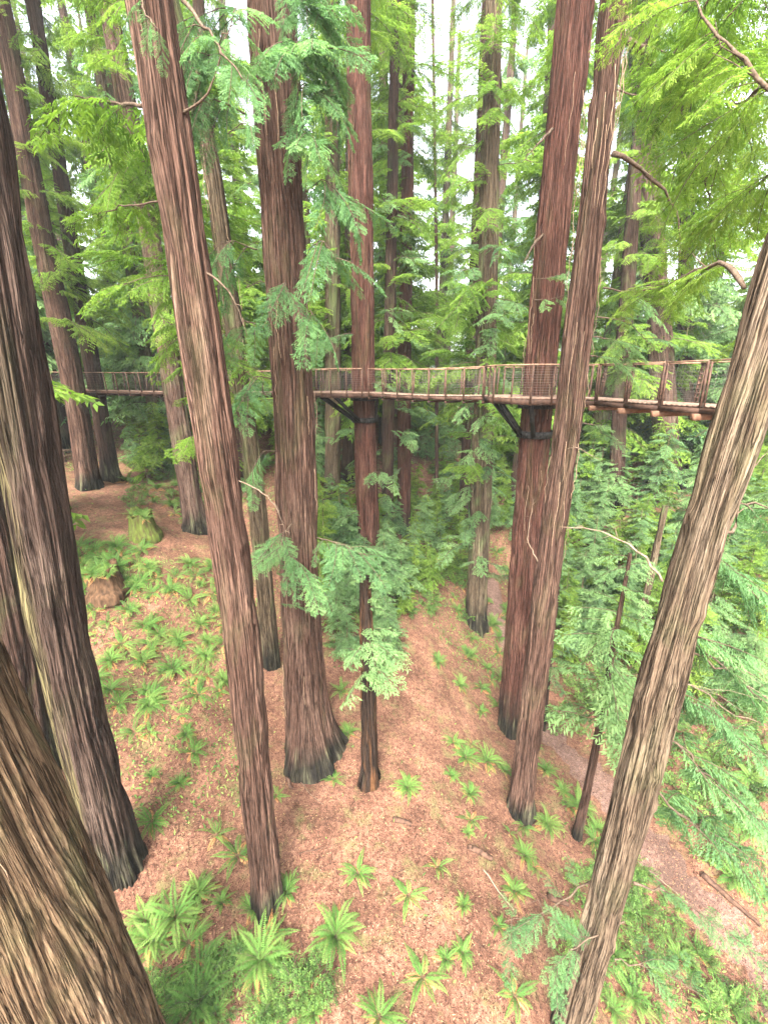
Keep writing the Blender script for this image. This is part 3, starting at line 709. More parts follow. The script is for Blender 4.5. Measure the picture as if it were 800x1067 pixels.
# long leaning redwood: small branch right, sprays at the top
bough(t1, ab(t1), [at(212, 282, 8), at(228, 292, 7.9), at(245, 312, 7.8), at(258, 350, 7.7)], .022, 'near', 0, 'near', 35)
bough(t1, ab(t1), [at(246, 500, 8), at(272, 510, 8.2), at(290, 530, 8.4), at(300, 560, 8.6)], .018, 'near', 0, 'near', 36, wood='deadwood')
bough(t1, ab(t1), [at(186, 120, 8), at(215, 105, 7.8), at(230, 60, 7.7), at(250, 0, 7.6)], .02, 'near', 5, 'near', 37, sl=.8, foliage_from=.5)
bough(t1, ab(t1), [at(190, 0, 8), at(215, 30, 7.4), at(235, 60, 7.0), at(262, 92, 6.8)], .03, 'near', 8, 'near', 38, sl=.8, foliage_from=.25, droop=.6)
bough(t1, ab(t1), [at(150, -10, 8), at(150, 15, 6.9), at(165, 30, 6.4)], .02, 'near', 4, 'near', 39, sl=.6, droop=.9)
bough(t1, ab(t1), [at(150, 110, 8.3), at(120, 108, 8.8), at(78, 100, 9.5)], .035, 'mid', 7, 'warm', 40, sl=1.3)
bough(t1, ab(t1), [at(165, 210, 8.3), at(120, 215, 9), at(100, 230, 9.6)], .02, 'mid', 4, 'warm', 41, sl=1.0)
# broad flared redwood: drooping sprays on both flanks and one big spray low down
for k, (px, py, dx, n) in enumerate([(262, 30, -1.0, 7), (258, 120, -1.3, 6), (268, 260, -1.1, 6), (292, -10, .8, 12), (296, 25, .95, 12), (298, 65, 1.0, 12), (302, 105, .9, 10), (305, 150, .7, 8), (262, 75, -1.2, 10), (290, 60, .5, 8), (318, 200, 1.0, 6),
                                     (322, 260, .8, 5), (275, 340, -.9, 5), (283, 395, -.6, 4), (318, 330, .5, 4), (300, 300, .1, 3), (288, 470, -.5, 3)]):
    s0 = at(px, py, 12.3); bough(t5, ab(t5), [s0, s0 + np.array([dx * .5, -.5, .1]), s0 + np.array([dx, -.8, -.4])], .018, 'near', n, 'near', 70 + k, sl=1.55, droop=.45)
bough(t5, ab(t5), [at(305, 545, 12.1), at(292, 560, 11.4), at(300, 585, 10.9), at(330, 600, 10.7)], .02, 'near', 15, 'near', 85, sl=1.4, droop=.2)
bough(t5, ab(t5), [at(330, 560, 12.1), at(350, 565, 11.5), at(385, 580, 11.3)], .02, 'near', 13, 'near', 86, sl=1.35, droop=.2)
bough(t5, ab(t5), [at(285, 560, 12.1), at(283, 580, 11.4), at(292, 640, 11.2)], .018, 'near', 6, 'near', 87, sl=.7)
for k, (px, py) in enumerate([(245, 200), (256, 300), (236, 140), (262, 420), (252, 260)]):
    s0 = at(px, py, 16.7); bough(t6, ab(t6), [s0, s0 + np.array([.7, -.3, .2]), s0 + np.array([1.2, -.4, -.3])], .016, 'mid', 5, 'cool', 90 + k, sl=1.1)
# middle platform tree and its thin neighbours carry leafy sprays
for k in range(5):
    z = 4 + k * 2.3; c = a8(z) + ab(t8); s = 1 if k % 2 else -1
    bough(t8, ab(t8), [c, c + np.array([s * .8, -.7, .1]), c + np.array([s * 1.5, -1.0, -.35])], .02, 'mid', 5, 'cool', 100 + k, sl=1.1)
for tt_, aa_, sd in ((t10, a10, 120), (t11, a11, 140), (t12, a12, 160), (t12b, a12b, 180)):
    for k in range(16 if tt_ is not t12 else 26):
        z = 3.5 + k * (1.35 if tt_ is not t12 else .7); c = aa_(z) + ab(tt_); an = rnd.uniform(-3.3, .2); l = rnd.uniform(.9, 2.3)
        bough(tt_, ab(tt_), [c, c + np.array([math.cos(an) * l * .5, math.sin(an) * l * .5, .1]), c + np.array([math.cos(an) * l, math.sin(an) * l, -.3])], .02, 'mid', 4, 'cool', sd + k, sl=1.25)
# snag with a leafy young shoot round its top, pole tree and sapling foliage
def leafy_top(t, ax, z0, z1, n, l, leaf, seed, lod='sap'):
    rs = np.random.RandomState(seed); lv = Leaves()
    for i in range(n):
        z = z0 + (z1 - z0) * rs.rand(); f = (z - z0) / (z1 - z0)
        lv.put(lod, ax(z), rs.rand() * 6.28, math.radians(rs.uniform(-20, 20)), l * (1 - .6 * f) / LEN[lod] * rs.uniform(.6, 1.2), rs.randn() * .3, rs)
    return lv.build('crown', M[leaf], M['twig'], t)
leafy_top(t9, a9, 4.6, p9[-1][2] - p9[0][2], 26, 1.5, 'cool', 5)
leafy_top(t16, a16, 5.5, 12, 46, 2.4, 'cool', 6)
leafy_top(t17, a17, 3, 8.5, 22, 1.2, 'cool', 7)

# far trees between and behind, scattered through the wood
named = [(o.location.x, o.location.y) for o in S.objects if o.parent is None and o.type == 'EMPTY']
def lab_far(px):
    bands = [(-9e9, 'distant redwood beyond the far left log rail'), (60, 'distant redwood beyond the long left footbridge'),
             (170, 'distant redwood behind the long leaning trunk, upper left'), (255, 'distant redwood behind the broad flared trunk'), (335, 'distant redwood behind the middle platform'),
             (430, 'distant redwood behind the short bridge between the two platforms'), (540, 'distant redwood behind the right platform'), (620, 'distant redwood beyond the right footbridge'),
             (715, 'distant redwood behind the slanting grey-tan trunk')]
    r = bands[0][1]
    for x, s in bands:
        if px >= x: r = s
    return r
cnt = 0; tries = 0; spots = []
TRK = {}
while cnt < 66 and tries < 4000:
    tries += 1
    Y = 30 + 62 * rnd.random() ** 1.15; X = rnd.uniform(-1.02, 1.02) * Y
    if cnt > 60: Y = rnd.uniform(13, 34); X = rnd.choice([-1, 1]) * (Y * .95 + rnd.uniform(1.5, 9))
    if min([math.hypot(X - a, Y - b) for a, b in named + spots]) < (3.4 if Y < 50 else 4.2): continue
    z = float(hgt(X, Y)); spots.append((X, Y)); cnt += 1
    px = float(proj((X, Y, z + 8))[0])
    t = empty('redwood_tree', (X, Y, z), lab_far(px), 'tree', lab_far(px).replace('distant redwood', 'distant redwoods'))
    k = rnd.randrange(5)
    if k not in TRK:
        o, _, _ = trunk(t, [np.array([X, Y, z]), np.array([X + rnd.uniform(-.4, .4), Y, z + 25.])], 1.15, M['far' if k % 2 else 'mossy'], H=44, nseg=36, dz=.4, ridge=.03, flare=.4, seed=500 + k)
        TRK[k] = o.data
    else: link_mesh('trunk', TRK[k], t)
    s = rnd.uniform(.75, 1.25)
    t.scale = (s, s, rnd.uniform(.9, 1.15))
    link_mesh('crown', CR_FAR[rnd.randrange(6)], t, (0, 0, 0), rnd.random() * 6.28)

# ------------------------------------------------------------------ walkway
ZR, ZD = CAMZ + .46, CAMZ - .62       # rail top, deck top
def path_rail(mb, A, B, w, z, r=.028):
    pass
def span(name, label, A, B, sag=.06, w=1.25, pitch=1.0, big=False):
    A = np.array([*A, 0.]); B = np.array([*B, 0.]); d = B - A; L = np.linalg.norm(d); d = d / L; s = np.array([-d[1], d[0], 0])
    e = empty(name, (*A[:2], ZD), label, 'footbridge'); o = np.array([A[0], A[1], ZD])
    n = max(2, round(L / pitch)); dz = lambda f: -sag * 4 * f * (1 - f)
    deck = MB()
    nb = int(L / .15)
    for i in range(nb):
        f = (i + .5) / nb; c = d * L * f + np.array([0, 0, dz(f) - .02]); deck.bar(c - s * w / 2, c + s * w / 2, .135, .04)
    deck.build('deck', M['deck'], e)
    for sd_ in (-1, 1):
        hr, st, net = MB(), MB(), MB()
        P = [d * L * f + s * sd_ * (w / 2 + .03) + np.array([0, 0, dz(f)]) for f in np.linspace(0, 1, n + 1)]
        for i in range(n):
            hr.bar(P[i] + [0, 0, ZR - ZD], P[i+1] + [0, 0, ZR - ZD], .09, .035)
            st.bar(P[i] + [0, 0, -.13], P[i+1] + [0, 0, -.13], .06, .14)
            for h in np.arange(.1, 1.02, .105): net.bar(P[i] + [0, 0, h], P[i+1] + [0, 0, h], .005, .005)
            for f in np.arange(.2, 1, .2):
                q = P[i] * (1 - f) + P[i+1] * f; net.bar(q + [0, 0, .02], q + [0, 0, 1.03], .003, .003)
        hr.build('handrail', M['rail'], e); st.build('beam', M['beam'], e); net.build('netting', M['wire'], e)
        for i in range(n + 1):
            if sd_ < 0 and i in (0, n): pass
            p = MB(); out = s * sd_ * .05
            p.bar(P[i] - out * .2 + [0, 0, -.24], P[i] + out + [0, 0, ZR - ZD - .02], .05, .06)
            if big:
                q = P[i] + d * .09
                p.bar(q + [0, 0, -.2], q + out + [0, 0, ZR - ZD - .02], .025, .04)
                for h in np.arange(.1, 1.05, .13): p.bar(P[i] + [0, 0, h], q + [0, 0, h + .05], .03, .02)
            p.build('post', M['post'], e)
    for i in range(n + 1):
        f = i / n; c = d * L * f + np.array([0, 0, dz(f) - .28])
        ex = .22 if big else .05
        j = MB().bar(c - s * (w / 2 + ex), c + s * (w / 2 + ex), .12 if big else .07, .16 if big else .09); j.build('joist', M['joist' if big else 'beam'], e)
    return e
def platform(name, label, C, R0, ax, rf, zt, rot=0., holes=.85):
    """octagonal deck hung on a trunk: deck, beams, rail, braces, collar"""
    e = empty(name, (C[0], C[1], ZD), label, 'platform')
    ang = [rot + k * math.pi / 4 for k in range(8)]
    V8 = [np.array([R0 * math.cos(a), R0 * math.sin(a), 0]) for a in ang]
    deck = MB()
    N = int(2 * R0 / .15)
    hc = ax(ZD - zt[2]) + zt[:3] * np.array([1, 1, 0]) - np.array([C[0], C[1], ZD - zt[2]]) ; hx, hy = hc[0], hc[1]
    hr_ = rf(ZD - zt[2]) + .12
    ap = R0 * math.cos(math.pi / 8)
    for i in range(N):
        y = -R0 + (i + .5) * 2 * R0 / N
        if abs(y) >= ap: continue
        # half width of the octagon at y (rot pi/8)
        hw = ap if abs(y) < ap * math.tan(math.pi / 8) else ap * (1 + math.tan(math.pi / 8)) - abs(y)
        seg = [(-hw, hw)]
        if abs(y - hy) < hr_:
            q = math.sqrt(hr_ ** 2 - (y - hy) ** 2); seg = [(-hw, hx - q), (hx + q, hw)]
        for a, b in seg:
            if b - a > .05: deck.bar((a, y, -.02), (b, y, -.02), .04, .135) if False else deck.bar((a, y, -.02), (b, y, -.02), .135, .04)
    deck.build('deck', M['deck'], e)
    bm_ = MB()
    for k in range(8): bm_.bar(V8[k] * .985 + [0, 0, -.15], V8[(k+1) % 8] * .985 + [0, 0, -.15], .07, .20)
    for k in range(4):
        a = ang[k] ; dv = np.array([math.cos(a), math.sin(a), 0])
        for sg in (1, -1): bm_.bar(dv * sg * R0 * .96 + [0, 0, -.16], dv * sg * (hr_ + .05) + np.array([hx, hy, -.16]), .09, .16)
    bm_.build('beam', M['beam'], e)
    hr, net = MB(), MB(); H_ = ZR - ZD
    for k in range(8):
        a, b = V8[k], V8[(k+1) % 8]; mid = (a + b) / 2
        if holes is not None and any((mid @ h) / np.linalg.norm(mid) > .93 for h in holes): continue
        hr.bar(a + [0, 0, H_], b + [0, 0, H_], .11, .045)
        for h in np.arange(.08, 1.03, .085): net.bar(a + [0, 0, h], b + [0, 0, h], .008, .008)
        for f in (.5,): MB().bar(a * (1 - f) + b * f + [0, 0, -.25], a * (1 - f) + b * f + [0, 0, H_ - .02], .05, .05).build('post', M['post'], e)
    hr.build('handrail', M['rail'], e); net.build('netting', M['wire'], e)
    for k in range(8): MB().bar(V8[k] + [0, 0, -.26], V8[k] + [0, 0, H_ - .02], .06, .06).build('post', M['post'], e)
    # braces down to the collar
    drop = 1.45
    zc = ZD - zt[2] - drop; cc = ax(zc) + np.array([zt[0] - C[0], zt[1] - C[1], 0]); cr = rf(zc) + .04
    for k in (1, 3, 4, 5, 7):
        a = ang[k]; dv = np.array([math.cos(a), math.sin(a), 0])
        MB().bar(dv * R0 * .80 + [0, 0, -.24], np.array([cc[0], cc[1], -drop]) + dv * cr, .13, .15).build('brace', M['steel'], e)
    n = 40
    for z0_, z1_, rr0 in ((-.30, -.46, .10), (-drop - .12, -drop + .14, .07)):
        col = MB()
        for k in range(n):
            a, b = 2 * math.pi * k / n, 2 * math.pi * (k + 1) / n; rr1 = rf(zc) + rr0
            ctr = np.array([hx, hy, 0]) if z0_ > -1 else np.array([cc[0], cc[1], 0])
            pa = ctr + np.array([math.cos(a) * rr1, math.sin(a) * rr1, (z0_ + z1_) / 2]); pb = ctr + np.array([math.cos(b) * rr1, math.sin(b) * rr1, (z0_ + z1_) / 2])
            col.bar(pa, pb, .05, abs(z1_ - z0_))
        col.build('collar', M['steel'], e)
    return e
print('bridge')
zt8, zt13 = ab(t8), ab(t13)
c8 = (a8(ZD - zt8[2]) + zt8)[:2] + np.array([-.75, -.15]); c13 = (a13(ZD - zt13[2]) + zt13)[:2] + np.array([-.15, -.05])
P8, P13 = np.array(c8), np.array(c13)
LE = np.array([-24.2, 31.2]); RE = np.array([9.35, 9.0])
def un(v): return np.array([*(v / np.linalg.norm(v)), 0.])
R8, R13 = 1.95, 1.9
def trim(A, B, ra, rb): d = (B - A) / np.linalg.norm(B - A); return A + d * ra, B - d * rb
sA = trim(LE, P8, 1.3, R8 * .96); sB = trim(P8, P13, R8 * .96, R13 * .96)
K13 = np.array([8.05, 14.9]); sC = (P13 + (K13 - P13) / np.linalg.norm(K13 - P13) * R13 * .96, RE)
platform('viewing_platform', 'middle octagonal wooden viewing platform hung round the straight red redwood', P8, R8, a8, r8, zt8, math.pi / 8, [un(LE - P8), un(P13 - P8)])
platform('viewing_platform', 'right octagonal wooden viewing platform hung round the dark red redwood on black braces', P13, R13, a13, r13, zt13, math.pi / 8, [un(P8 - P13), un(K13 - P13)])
zt20 = ab(t20)
platform('viewing_platform', 'small viewing platform at the far left end of the footbridge', LE, 1.35, lambda z: LE_ax, lambda z: .01, np.array([LE[0], LE[1], 0.]), math.pi / 8, [un(P8 - LE)]) if False else None
span('footbridge', 'long footbridge with netted sides running from the left edge to the middle platform', *sA, sag=.10)
span('footbridge', 'short footbridge between the middle and the right viewing platforms', *sB, sag=.05, pitch=.9)
span('footbridge', 'footbridge with protruding joists coming nearer from the right platform behind the slanting grey-tan trunk', *sC, sag=.03, pitch=1.15, big=True)

# ------------------------------------------------------------------ ferns
def fern_mesh(n, L, seed, up=60, dead=4):
    rs = np.random.RandomState(seed); LV = []; LT = []; wv = []; wq = []; nw = 0
    for i in range(n):
        yaw = i * 2.399 + rs.randn() * .25; el = math.radians(up * rs.uniform(.55, 1.15)); l = L * rs.uniform(.65, 1.1)
        isdead = i < dead; ft = rs.uniform(.0, .5)
        if isdead: el = math.radians(12); l *= .8
        m = 30; s = np.linspace(0, 1, m); e = el - (el + math.radians(rs.uniform(5, 55))) * s ** 1.1
        ds = l / m
        x = np.cumsum(np.cos(e)) * ds; z = np.cumsum(np.sin(e)) * ds + .03
        side = rs.randn() * .12 * s ** 2 * l
        dh = np.array([math.cos(yaw), math.sin(yaw), 0]); dp = np.array([-dh[1], dh[0], 0])
        P = x[:, None] * dh + side[:, None] * dp; P[:, 2] += z
        tg = np.gradient(P, axis=0); tg /= np.linalg.norm(tg, axis=1)[:, None]
        prof = .105 * L / .9 * np.clip(np.minimum((s - .06) * 7, 1), 0, 1) * np.clip((1 - s) * 2.2, .08, 1) ** .8
        tw = rs.randn() * .3
        for sg in (-1, 1):
            pd = dp * sg * math.cos(tw) + np.array([0, 0, math.sin(tw) * sg]) - np.array([0, 0, .18])
            pd = pd + tg * .28; pd /= np.linalg.norm(pd, axis=1)[:, None]
            w = ds * .74
            for k in range(2, m):
                ln = prof[k] * rs.uniform(.75, 1.15)
                a = P[k] - tg[k] * w / 2; b = P[k] + tg[k] * w / 2
                LV.append([a, a + pd[k] * ln * .7, P[k] + pd[k] * ln + tg[k] * w * .5, b + pd[k] * ln * .5 + tg[k] * w * .1])
                LT.append(-1 if isdead else ft + .25 * rs.rand() + .25 * s[k])
        for k in range(m):
            r = .006 * (1 - s[k] * .8)
            for q in range(3): wv.append(P[k] + r * (math.cos(q * 2.1) * dp + math.sin(q * 2.1) * np.array([0, 0, 1])))
        for k in range(m - 1):
            for q in range(3): wq.append((nw + k*3+q, nw + k*3+(q+1) % 3, nw + (k+1)*3+(q+1) % 3, nw + (k+1)*3+q))
        nw += m * 3
    LV = np.array(LV); nl = len(LV); LT = np.array(LT)
    V = np.concatenate([LV.reshape(-1, 3), np.array(wv)]); Q = np.concatenate([np.arange(nl * 4).reshape(nl, 4), np.array(wq) + nl * 4])
    mi = np.concatenate([np.where(LT < 0, 2, 0), np.ones(len(wq))])
    return hidden_mesh(mesh_obj('fern', V, Q, [M['fern'], M['stem'], M['deadfrond']], attrs={'tint': ('FLOAT', np.concatenate([np.repeat(np.clip(LT, 0, 1), 4), np.zeros(nw)]))}, mi=mi))
M['deadfrond'] = plain_mat('dead_frond', (.22, .10, .04), (.34, .18, .07), .9, 15)
FERN = [fern_mesh(n, 1.0, 700 + k, up) for k, (n, up) in enumerate([(24, 66), (19, 56), (28, 72), (14, 50), (22, 76), (10, 58)])]
def slope_quat(x, y, yaw, f=.7):
    e = .3; gx = (float(hgt(x + e, y)) - float(hgt(x - e, y))) / (2 * e); gy = (float(hgt(x, y + e)) - float(hgt(x, y - e))) / (2 * e)
    from mathutils import Quaternion
    return Vector((0, 0, 1)).rotation_difference(Vector((-gx * f, -gy * f, 1))) @ Quaternion((0, 0, 1), yaw)
def fern(px, py, size, label, group=None, k=None, p=None):
    p = G(px, py) if p is None else p
    o = bpy.data.objects.new('sword_fern', FERN[rnd.randrange(6) if k is None else k]); COL.objects.link(o)
    o.location = (p[0], p[1], float(hgt(p[0], p[1])) + .0); o.rotation_mode = 'QUATERNION'; o.rotation_quaternion = slope_quat(p[0], p[1], rnd.random() * 6.28)
    o.scale = (size * rnd.uniform(.85, 1.15), size * rnd.uniform(.85, 1.15), size * rnd.uniform(.8, 1.25))
    return tag(o, label, 'fern', group)
print('ferns')
NF = [  # px, py of the foot, size, variant, label
 (350, 980, 1.15, 2, 'large full fern alone on red ground at the bottom centre'),
 (272, 1003, 1.15, 0, 'large spreading fern right below the foot of the long leaning redwood'),
 (373, 912, .75, 1, 'small upright fern right of the long leaning trunk, above the large full fern'),
 (424, 822, .75, 2, 'compact bright fern below and right of the charred snag'),
 (184, 960, 1.15, 4, 'tall fern clump just right of the blackened foot of the left-edge redwood'),
 (160, 985, .95, 0, 'fern low beside the shaggy tan trunk, under the tall clump'),
 (210, 1008, .95, 1, 'sparse fern between the tall clump and the large spreading fern'),
 (205, 1050, 1.0, 0, 'fern at the bottom edge left of the small bushy plants'),
 (248, 893, .95, 3, 'fern leaning on the left side of the long leaning trunk near its foot'),
 (226, 872, .8, 5, 'thin fern left of the long leaning trunk, half a step from it'),
 (202, 785, .8, 1, 'solitary dark fern on red ground between the left-edge and the leaning redwoods'),
 (155, 738, 1.0, 2, 'bright fern on the left slope, beside the left-edge redwood, upper of three'),
 (140, 765, .9, 5, 'yellowing fern on the left slope, lowest beside the left-edge redwood'),
 (125, 735, .8, 1, 'fern touching the right side of the left-edge redwood'),
 (347, 813, .6, 3, 'tiny fern just below the root flare of the broad redwood'),
 (288, 830, .5, 3, 'tiny bright fern against the right side of the leaning trunk'),
 (440, 1020, .8, 3, 'sprawling thin fern at the bottom right of centre'),
 (425, 935, .75, 3, 'flat few-fronded fern in the middle of the red clearing'),
 (395, 1062, .8, 1, 'fern cut by the bottom edge left of centre'),
 (535, 1040, .8, 3, 'pale fern near the bottom, left of the slanting grey-tan trunk'),
 (455, 905, .6, 5, 'small scruffy fern in the clearing above the two short logs'),
 (488, 830, .75, 2, 'yellow-green fern left of the foot of the bark-strip redwood'),
 (490, 855, .65, 5, 'small fern directly below the yellow-green one'),
 (484, 790, .85, 0, 'darker arching fern, left of a pair on the red slope'),
 (506, 795, .95, 4, 'darker arching fern, right of a pair on the red slope'),
 (472, 775, .7, 1, 'upper fern of the group on the red slope below the right platform'),
 (568, 862, .85, 2, 'bright fern right of the foot of the bark-strip redwood'),
 (545, 862, .7, 1, 'small bright fern touching the foot of the bark-strip redwood'),
 (545, 893, .75, 0, 'fern just below the bark-strip redwood, on the slope to the gully'),
 (556, 905, .6, 5, 'thin fern under the one below the bark-strip redwood'),
 (535, 930, .75, 0, 'fern half under the low green bough of the slanting trunk'),
 (568, 805, .8, 4, 'fern on the trail bank right of the bark-strip redwood, upper'),
 (585, 825, .7, 2, 'fern on the trail bank right of the bark-strip redwood, lower'),
 (592, 842, .6, 1, 'small fern on the trail bank above the pole-thin trunk'),
 (622, 865, .7, 0, 'fern right of the foot of the pole-thin trunk'),
 (455, 690, .8, 0, 'fern on the upper right rim of the red clearing, topmost'),
 (478, 715, .8, 2, 'fern on the right rim of the red clearing, below the topmost'),
 (500, 742, .7, 1, 'fern left of the foot of the dark red platform tree'),
 (355, 722, .75, 4, 'fern right of the broad flared redwood'),
 (362, 765, .8, 0, 'fern between the broad flared redwood and the charred snag'),
]
for px, py, s, k, lb in NF: fern(px, py, s * .97, lb, None, k)
def scatter_px(n, box, keep, md, seed):
    rs = random.Random(seed); out = []
    for _ in range(n * 40):
        if len(out) >= n: break
        px, py = rs.uniform(box[0], box[2]), rs.uniform(box[1], box[3])
        if not keep(px, py): continue
        p = G(px, py)
        if all(math.hypot(p[0] - q[0], p[1] - q[1]) > md for q in out): out.append(p)
    return out
for p in scatter_px(22, (150, 600, 235, 860), lambda x, y: not (y > 760 and x > 195), .7, 11): fern(0, 0, rnd.uniform(.45, .8), 'fern', 'smaller ferns left of the long leaning redwood', None, p)
for p in scatter_px(22, (130, 930, 330, 1067), lambda x, y: True, .45, 12): fern(0, 0, rnd.uniform(.4, .75), 'fern', 'small ferns along the bottom left edge', None, p)
for p in scatter_px(10, (440, 740, 600, 1040), lambda x, y: x > 455 and x < 560 + (900 - y) * .2, .5, 13): fern(0, 0, rnd.uniform(.3, .6), 'fern', 'little ferns on the red slope at centre right', None, p)
gl = 'ferns covering the left slope below the mossy stump'
for p in scatter_px(38, (80, 590, 235, 730), lambda x, y: True, .8, 1): fern(0, 0, rnd.uniform(.65, 1.0), 'fern among many on the left slope below the mossy stump', gl, None, p)
for p in scatter_px(26, (78, 568, 150, 610), lambda x, y: True, .6, 2): fern(0, 0, rnd.uniform(.8, 1.15), 'fern in the thick bed around the brown stump', 'ferns round the brown stump', None, p)
for p in scatter_px(26, (130, 500, 260, 545), lambda x, y: not (130 < x < 175 and y > 525), .8, 3): fern(0, 0, rnd.uniform(.7, 1.1), 'fern in the bed behind the mossy stump', 'ferns behind the mossy stump', None, p)
for p in scatter_px(40, (420, 560, 530, 745), lambda x, y: x > 440 + (y - 640) * .75 + (0 if y > 640 else -30), .7, 4): fern(0, 0, rnd.uniform(.6, 1.0), 'fern on the bank between the red clearing and the gully', 'ferns on the bank above the gully', None, p)
for p in scatter_px(34, (600, 780, 800, 1067), lambda x, y: True, .8, 5):
    if off_trail(p[0], p[1])[0] > 1.2: fern(0, 0, rnd.uniform(.6, 1.0), 'fern beside the gully trail', 'ferns beside the gully trail', None, p)

# ------------------------------------------------------------------ saplings and shrubs (shared meshes, own objects)
SAPT = []
for k in range(3):
    e_ = bpy.data.objects.new('x', None)
    o, _, _ = trunk(None, [np.zeros(3), np.array([.1, .05, 5.6])], .13, M['stem'], H=5.7, nseg=10, dz=.4, ridge=.002, flare=.1, top_r=.015, seed=800 + k, below=.2)
    SAPT.append(hidden_mesh(o))
def sapling(p, s, label, group, k=None):
    t = empty('young_redwood', (p[0], p[1], float(hgt(p[0], p[1]))), label, 'sapling', group); t.scale = (s, s, s * rnd.uniform(.85, 1.15)); t.rotation_euler = (rnd.uniform(-.05, .05), rnd.uniform(-.05, .05), rnd.random() * 6.28)
    link_mesh('trunk', SAPT[rnd.randrange(3)], t); link_mesh('crown', SAP[rnd.randrange(6) if k is None else k], t)
print('saplings')
SG = [((300, 430, 340, 520), 14, 'leafy young redwood below the middle platform', .9),
      ((325, 540, 405, 640), 20, 'leafy young redwood between broad redwood and charred snag', .75),
      ((395, 500, 485, 625), 34, 'leafy young redwood right of the middle platform tree', .6),
      ((420, 440, 550, 560), 34, 'leafy young redwood on the far slope under the short bridge', .9),
      ((130, 420, 265, 505), 30, 'leafy young redwood on the slope under the left footbridge', .95),
      ((570, 450, 690, 560), 34, 'leafy young redwood beyond the gully under the right footbridge', 1.0),
      ((580, 560, 690, 700), 34, 'leafy young redwood in the gully by the thin pole trunk', .8),
      ((700, 460, 800, 740), 34, 'leafy young redwood right of the slanting grey-tan trunk', .9),
      ((500, 600, 528, 680), 4, 'leafy young redwood between the grey-barked redwood and the right platform tree', .6),
      ((20, 430, 60, 470), 3, 'leafy young redwood by the far left log rail', .8)]
clear = lambda x, y: not (440 < x < 500 and 405 < y < 445) and not (425 < x < 455 and 485 < y < 530) and not (640 < x < 672 and 480 < y < 545) and not (60 < x < 140 and 465 < y < 560)
for i, (bx, n, lb, s) in enumerate(SG):
    for p in scatter_px(n, bx, clear, .9, 20 + i):
        if off_trail(p[0], p[1])[0] > 1.3: sapling(p, s * rnd.uniform(.7, 1.25), lb, lb.replace('leafy young redwood', 'young redwoods'))
for px, py, s_, lb in [(402, 690, .62, 'small leafy redwood sapling right of the charred snag'), (352, 662, .6, 'small leafy redwood sapling behind the charred snag, beside the broad redwood'),
                       (420, 640, .5, 'low leafy redwood sapling at the top of the red clearing'), (395, 668, .8, 'pale leafy redwood sapling nearest the charred snag on its right'), (362, 690, .55, 'low leafy redwood sapling between the broad root flare and the charred snag'), (372, 640, .75, 'leafy redwood sapling straight behind the charred snag')]:
    sapling(G(px, py), s_, lb, None)
# taller understorey filling the middle distance
for i, (bx, n, lb, s) in enumerate([((100, 400, 330, 470), 30, 'half-grown redwood in the middle distance left of the platforms', 2.0), ((340, 405, 560, 450), 20, 'half-grown redwood in the middle distance behind the short bridge', 2.1),
                       ((590, 410, 800, 500), 32, 'half-grown redwood in the middle distance right of the platforms', 1.9)]):
    for p in scatter_px(n, bx, clear, 2.0, 50 + i): sapling(p, s * rnd.uniform(.7, 1.25), lb, lb.replace('half-grown redwood', 'half-grown redwoods'))

def shrub_mesh(seed, h=.9, n=26):
    rs = np.random.RandomState(seed); lv = Leaves()
    for i in range(n):
        yaw = rs.rand() * 6.28; r = .5 * rs.rand() ** .5
        lv.put('leafy', (r * math.cos(yaw), r * math.sin(yaw), h * rs.uniform(.05, .7)), yaw + rs.randn() * .5, math.radians(rs.uniform(0, 70)), rs.uniform(.6, 1.1), rs.randn() * .6, rs)
    return hidden_mesh(lv.build('shrub', M['shrub'], M['twig']))
SHR = [shrub_mesh(900 + k, .7 + .12 * k) for k in range(4)]
def shrub(p, s, label, group):
    o = bpy.data.objects.new('shrub', SHR[rnd.randrange(4)]); COL.objects.link(o); o.location = (p[0], p[1], float(hgt(p[0], p[1]))); o.rotation_euler = (0, 0, rnd.random() * 6.28); o.scale = (s,) * 3
    tag(o, label, 'shrub', group)
for i, (bx, n, lb, s, md) in enumerate([((150, 1020, 330, 1067), 11, 'bright bushy shrub beside the shaggy tan trunk', .62, .35), ((600, 900, 800, 1067), 16, 'low shrub under the boughs at the bottom right', .8, .7),
                        ((690, 640, 800, 900), 26, 'shrub on the far bank of the gully trail', 1.0, .8), ((400, 560, 500, 650), 22, 'low shrub in the thicket above the red clearing', .9, .7),
                        ((590, 560, 690, 760), 26, 'shrub in the gully beyond the bark-strip redwood', 1.1, .8), ((140, 470, 280, 530), 20, 'low shrub on the slope behind the mossy stump', 1.0, .9),
                        ((330, 600, 400, 680), 12, 'low shrub left of the charred snag', .8, .7), ((420, 440, 560, 560), 30, 'shrub on the far slope below the short bridge', 1.2, 1.2)]):
    for p in scatter_px(n, bx, clear, md, 70 + i):
        if off_trail(p[0], p[1])[0] > 1.1: shrub(p, s * rnd.uniform(.7, 1.25), lb, lb.replace('shrub', 'shrubs'))

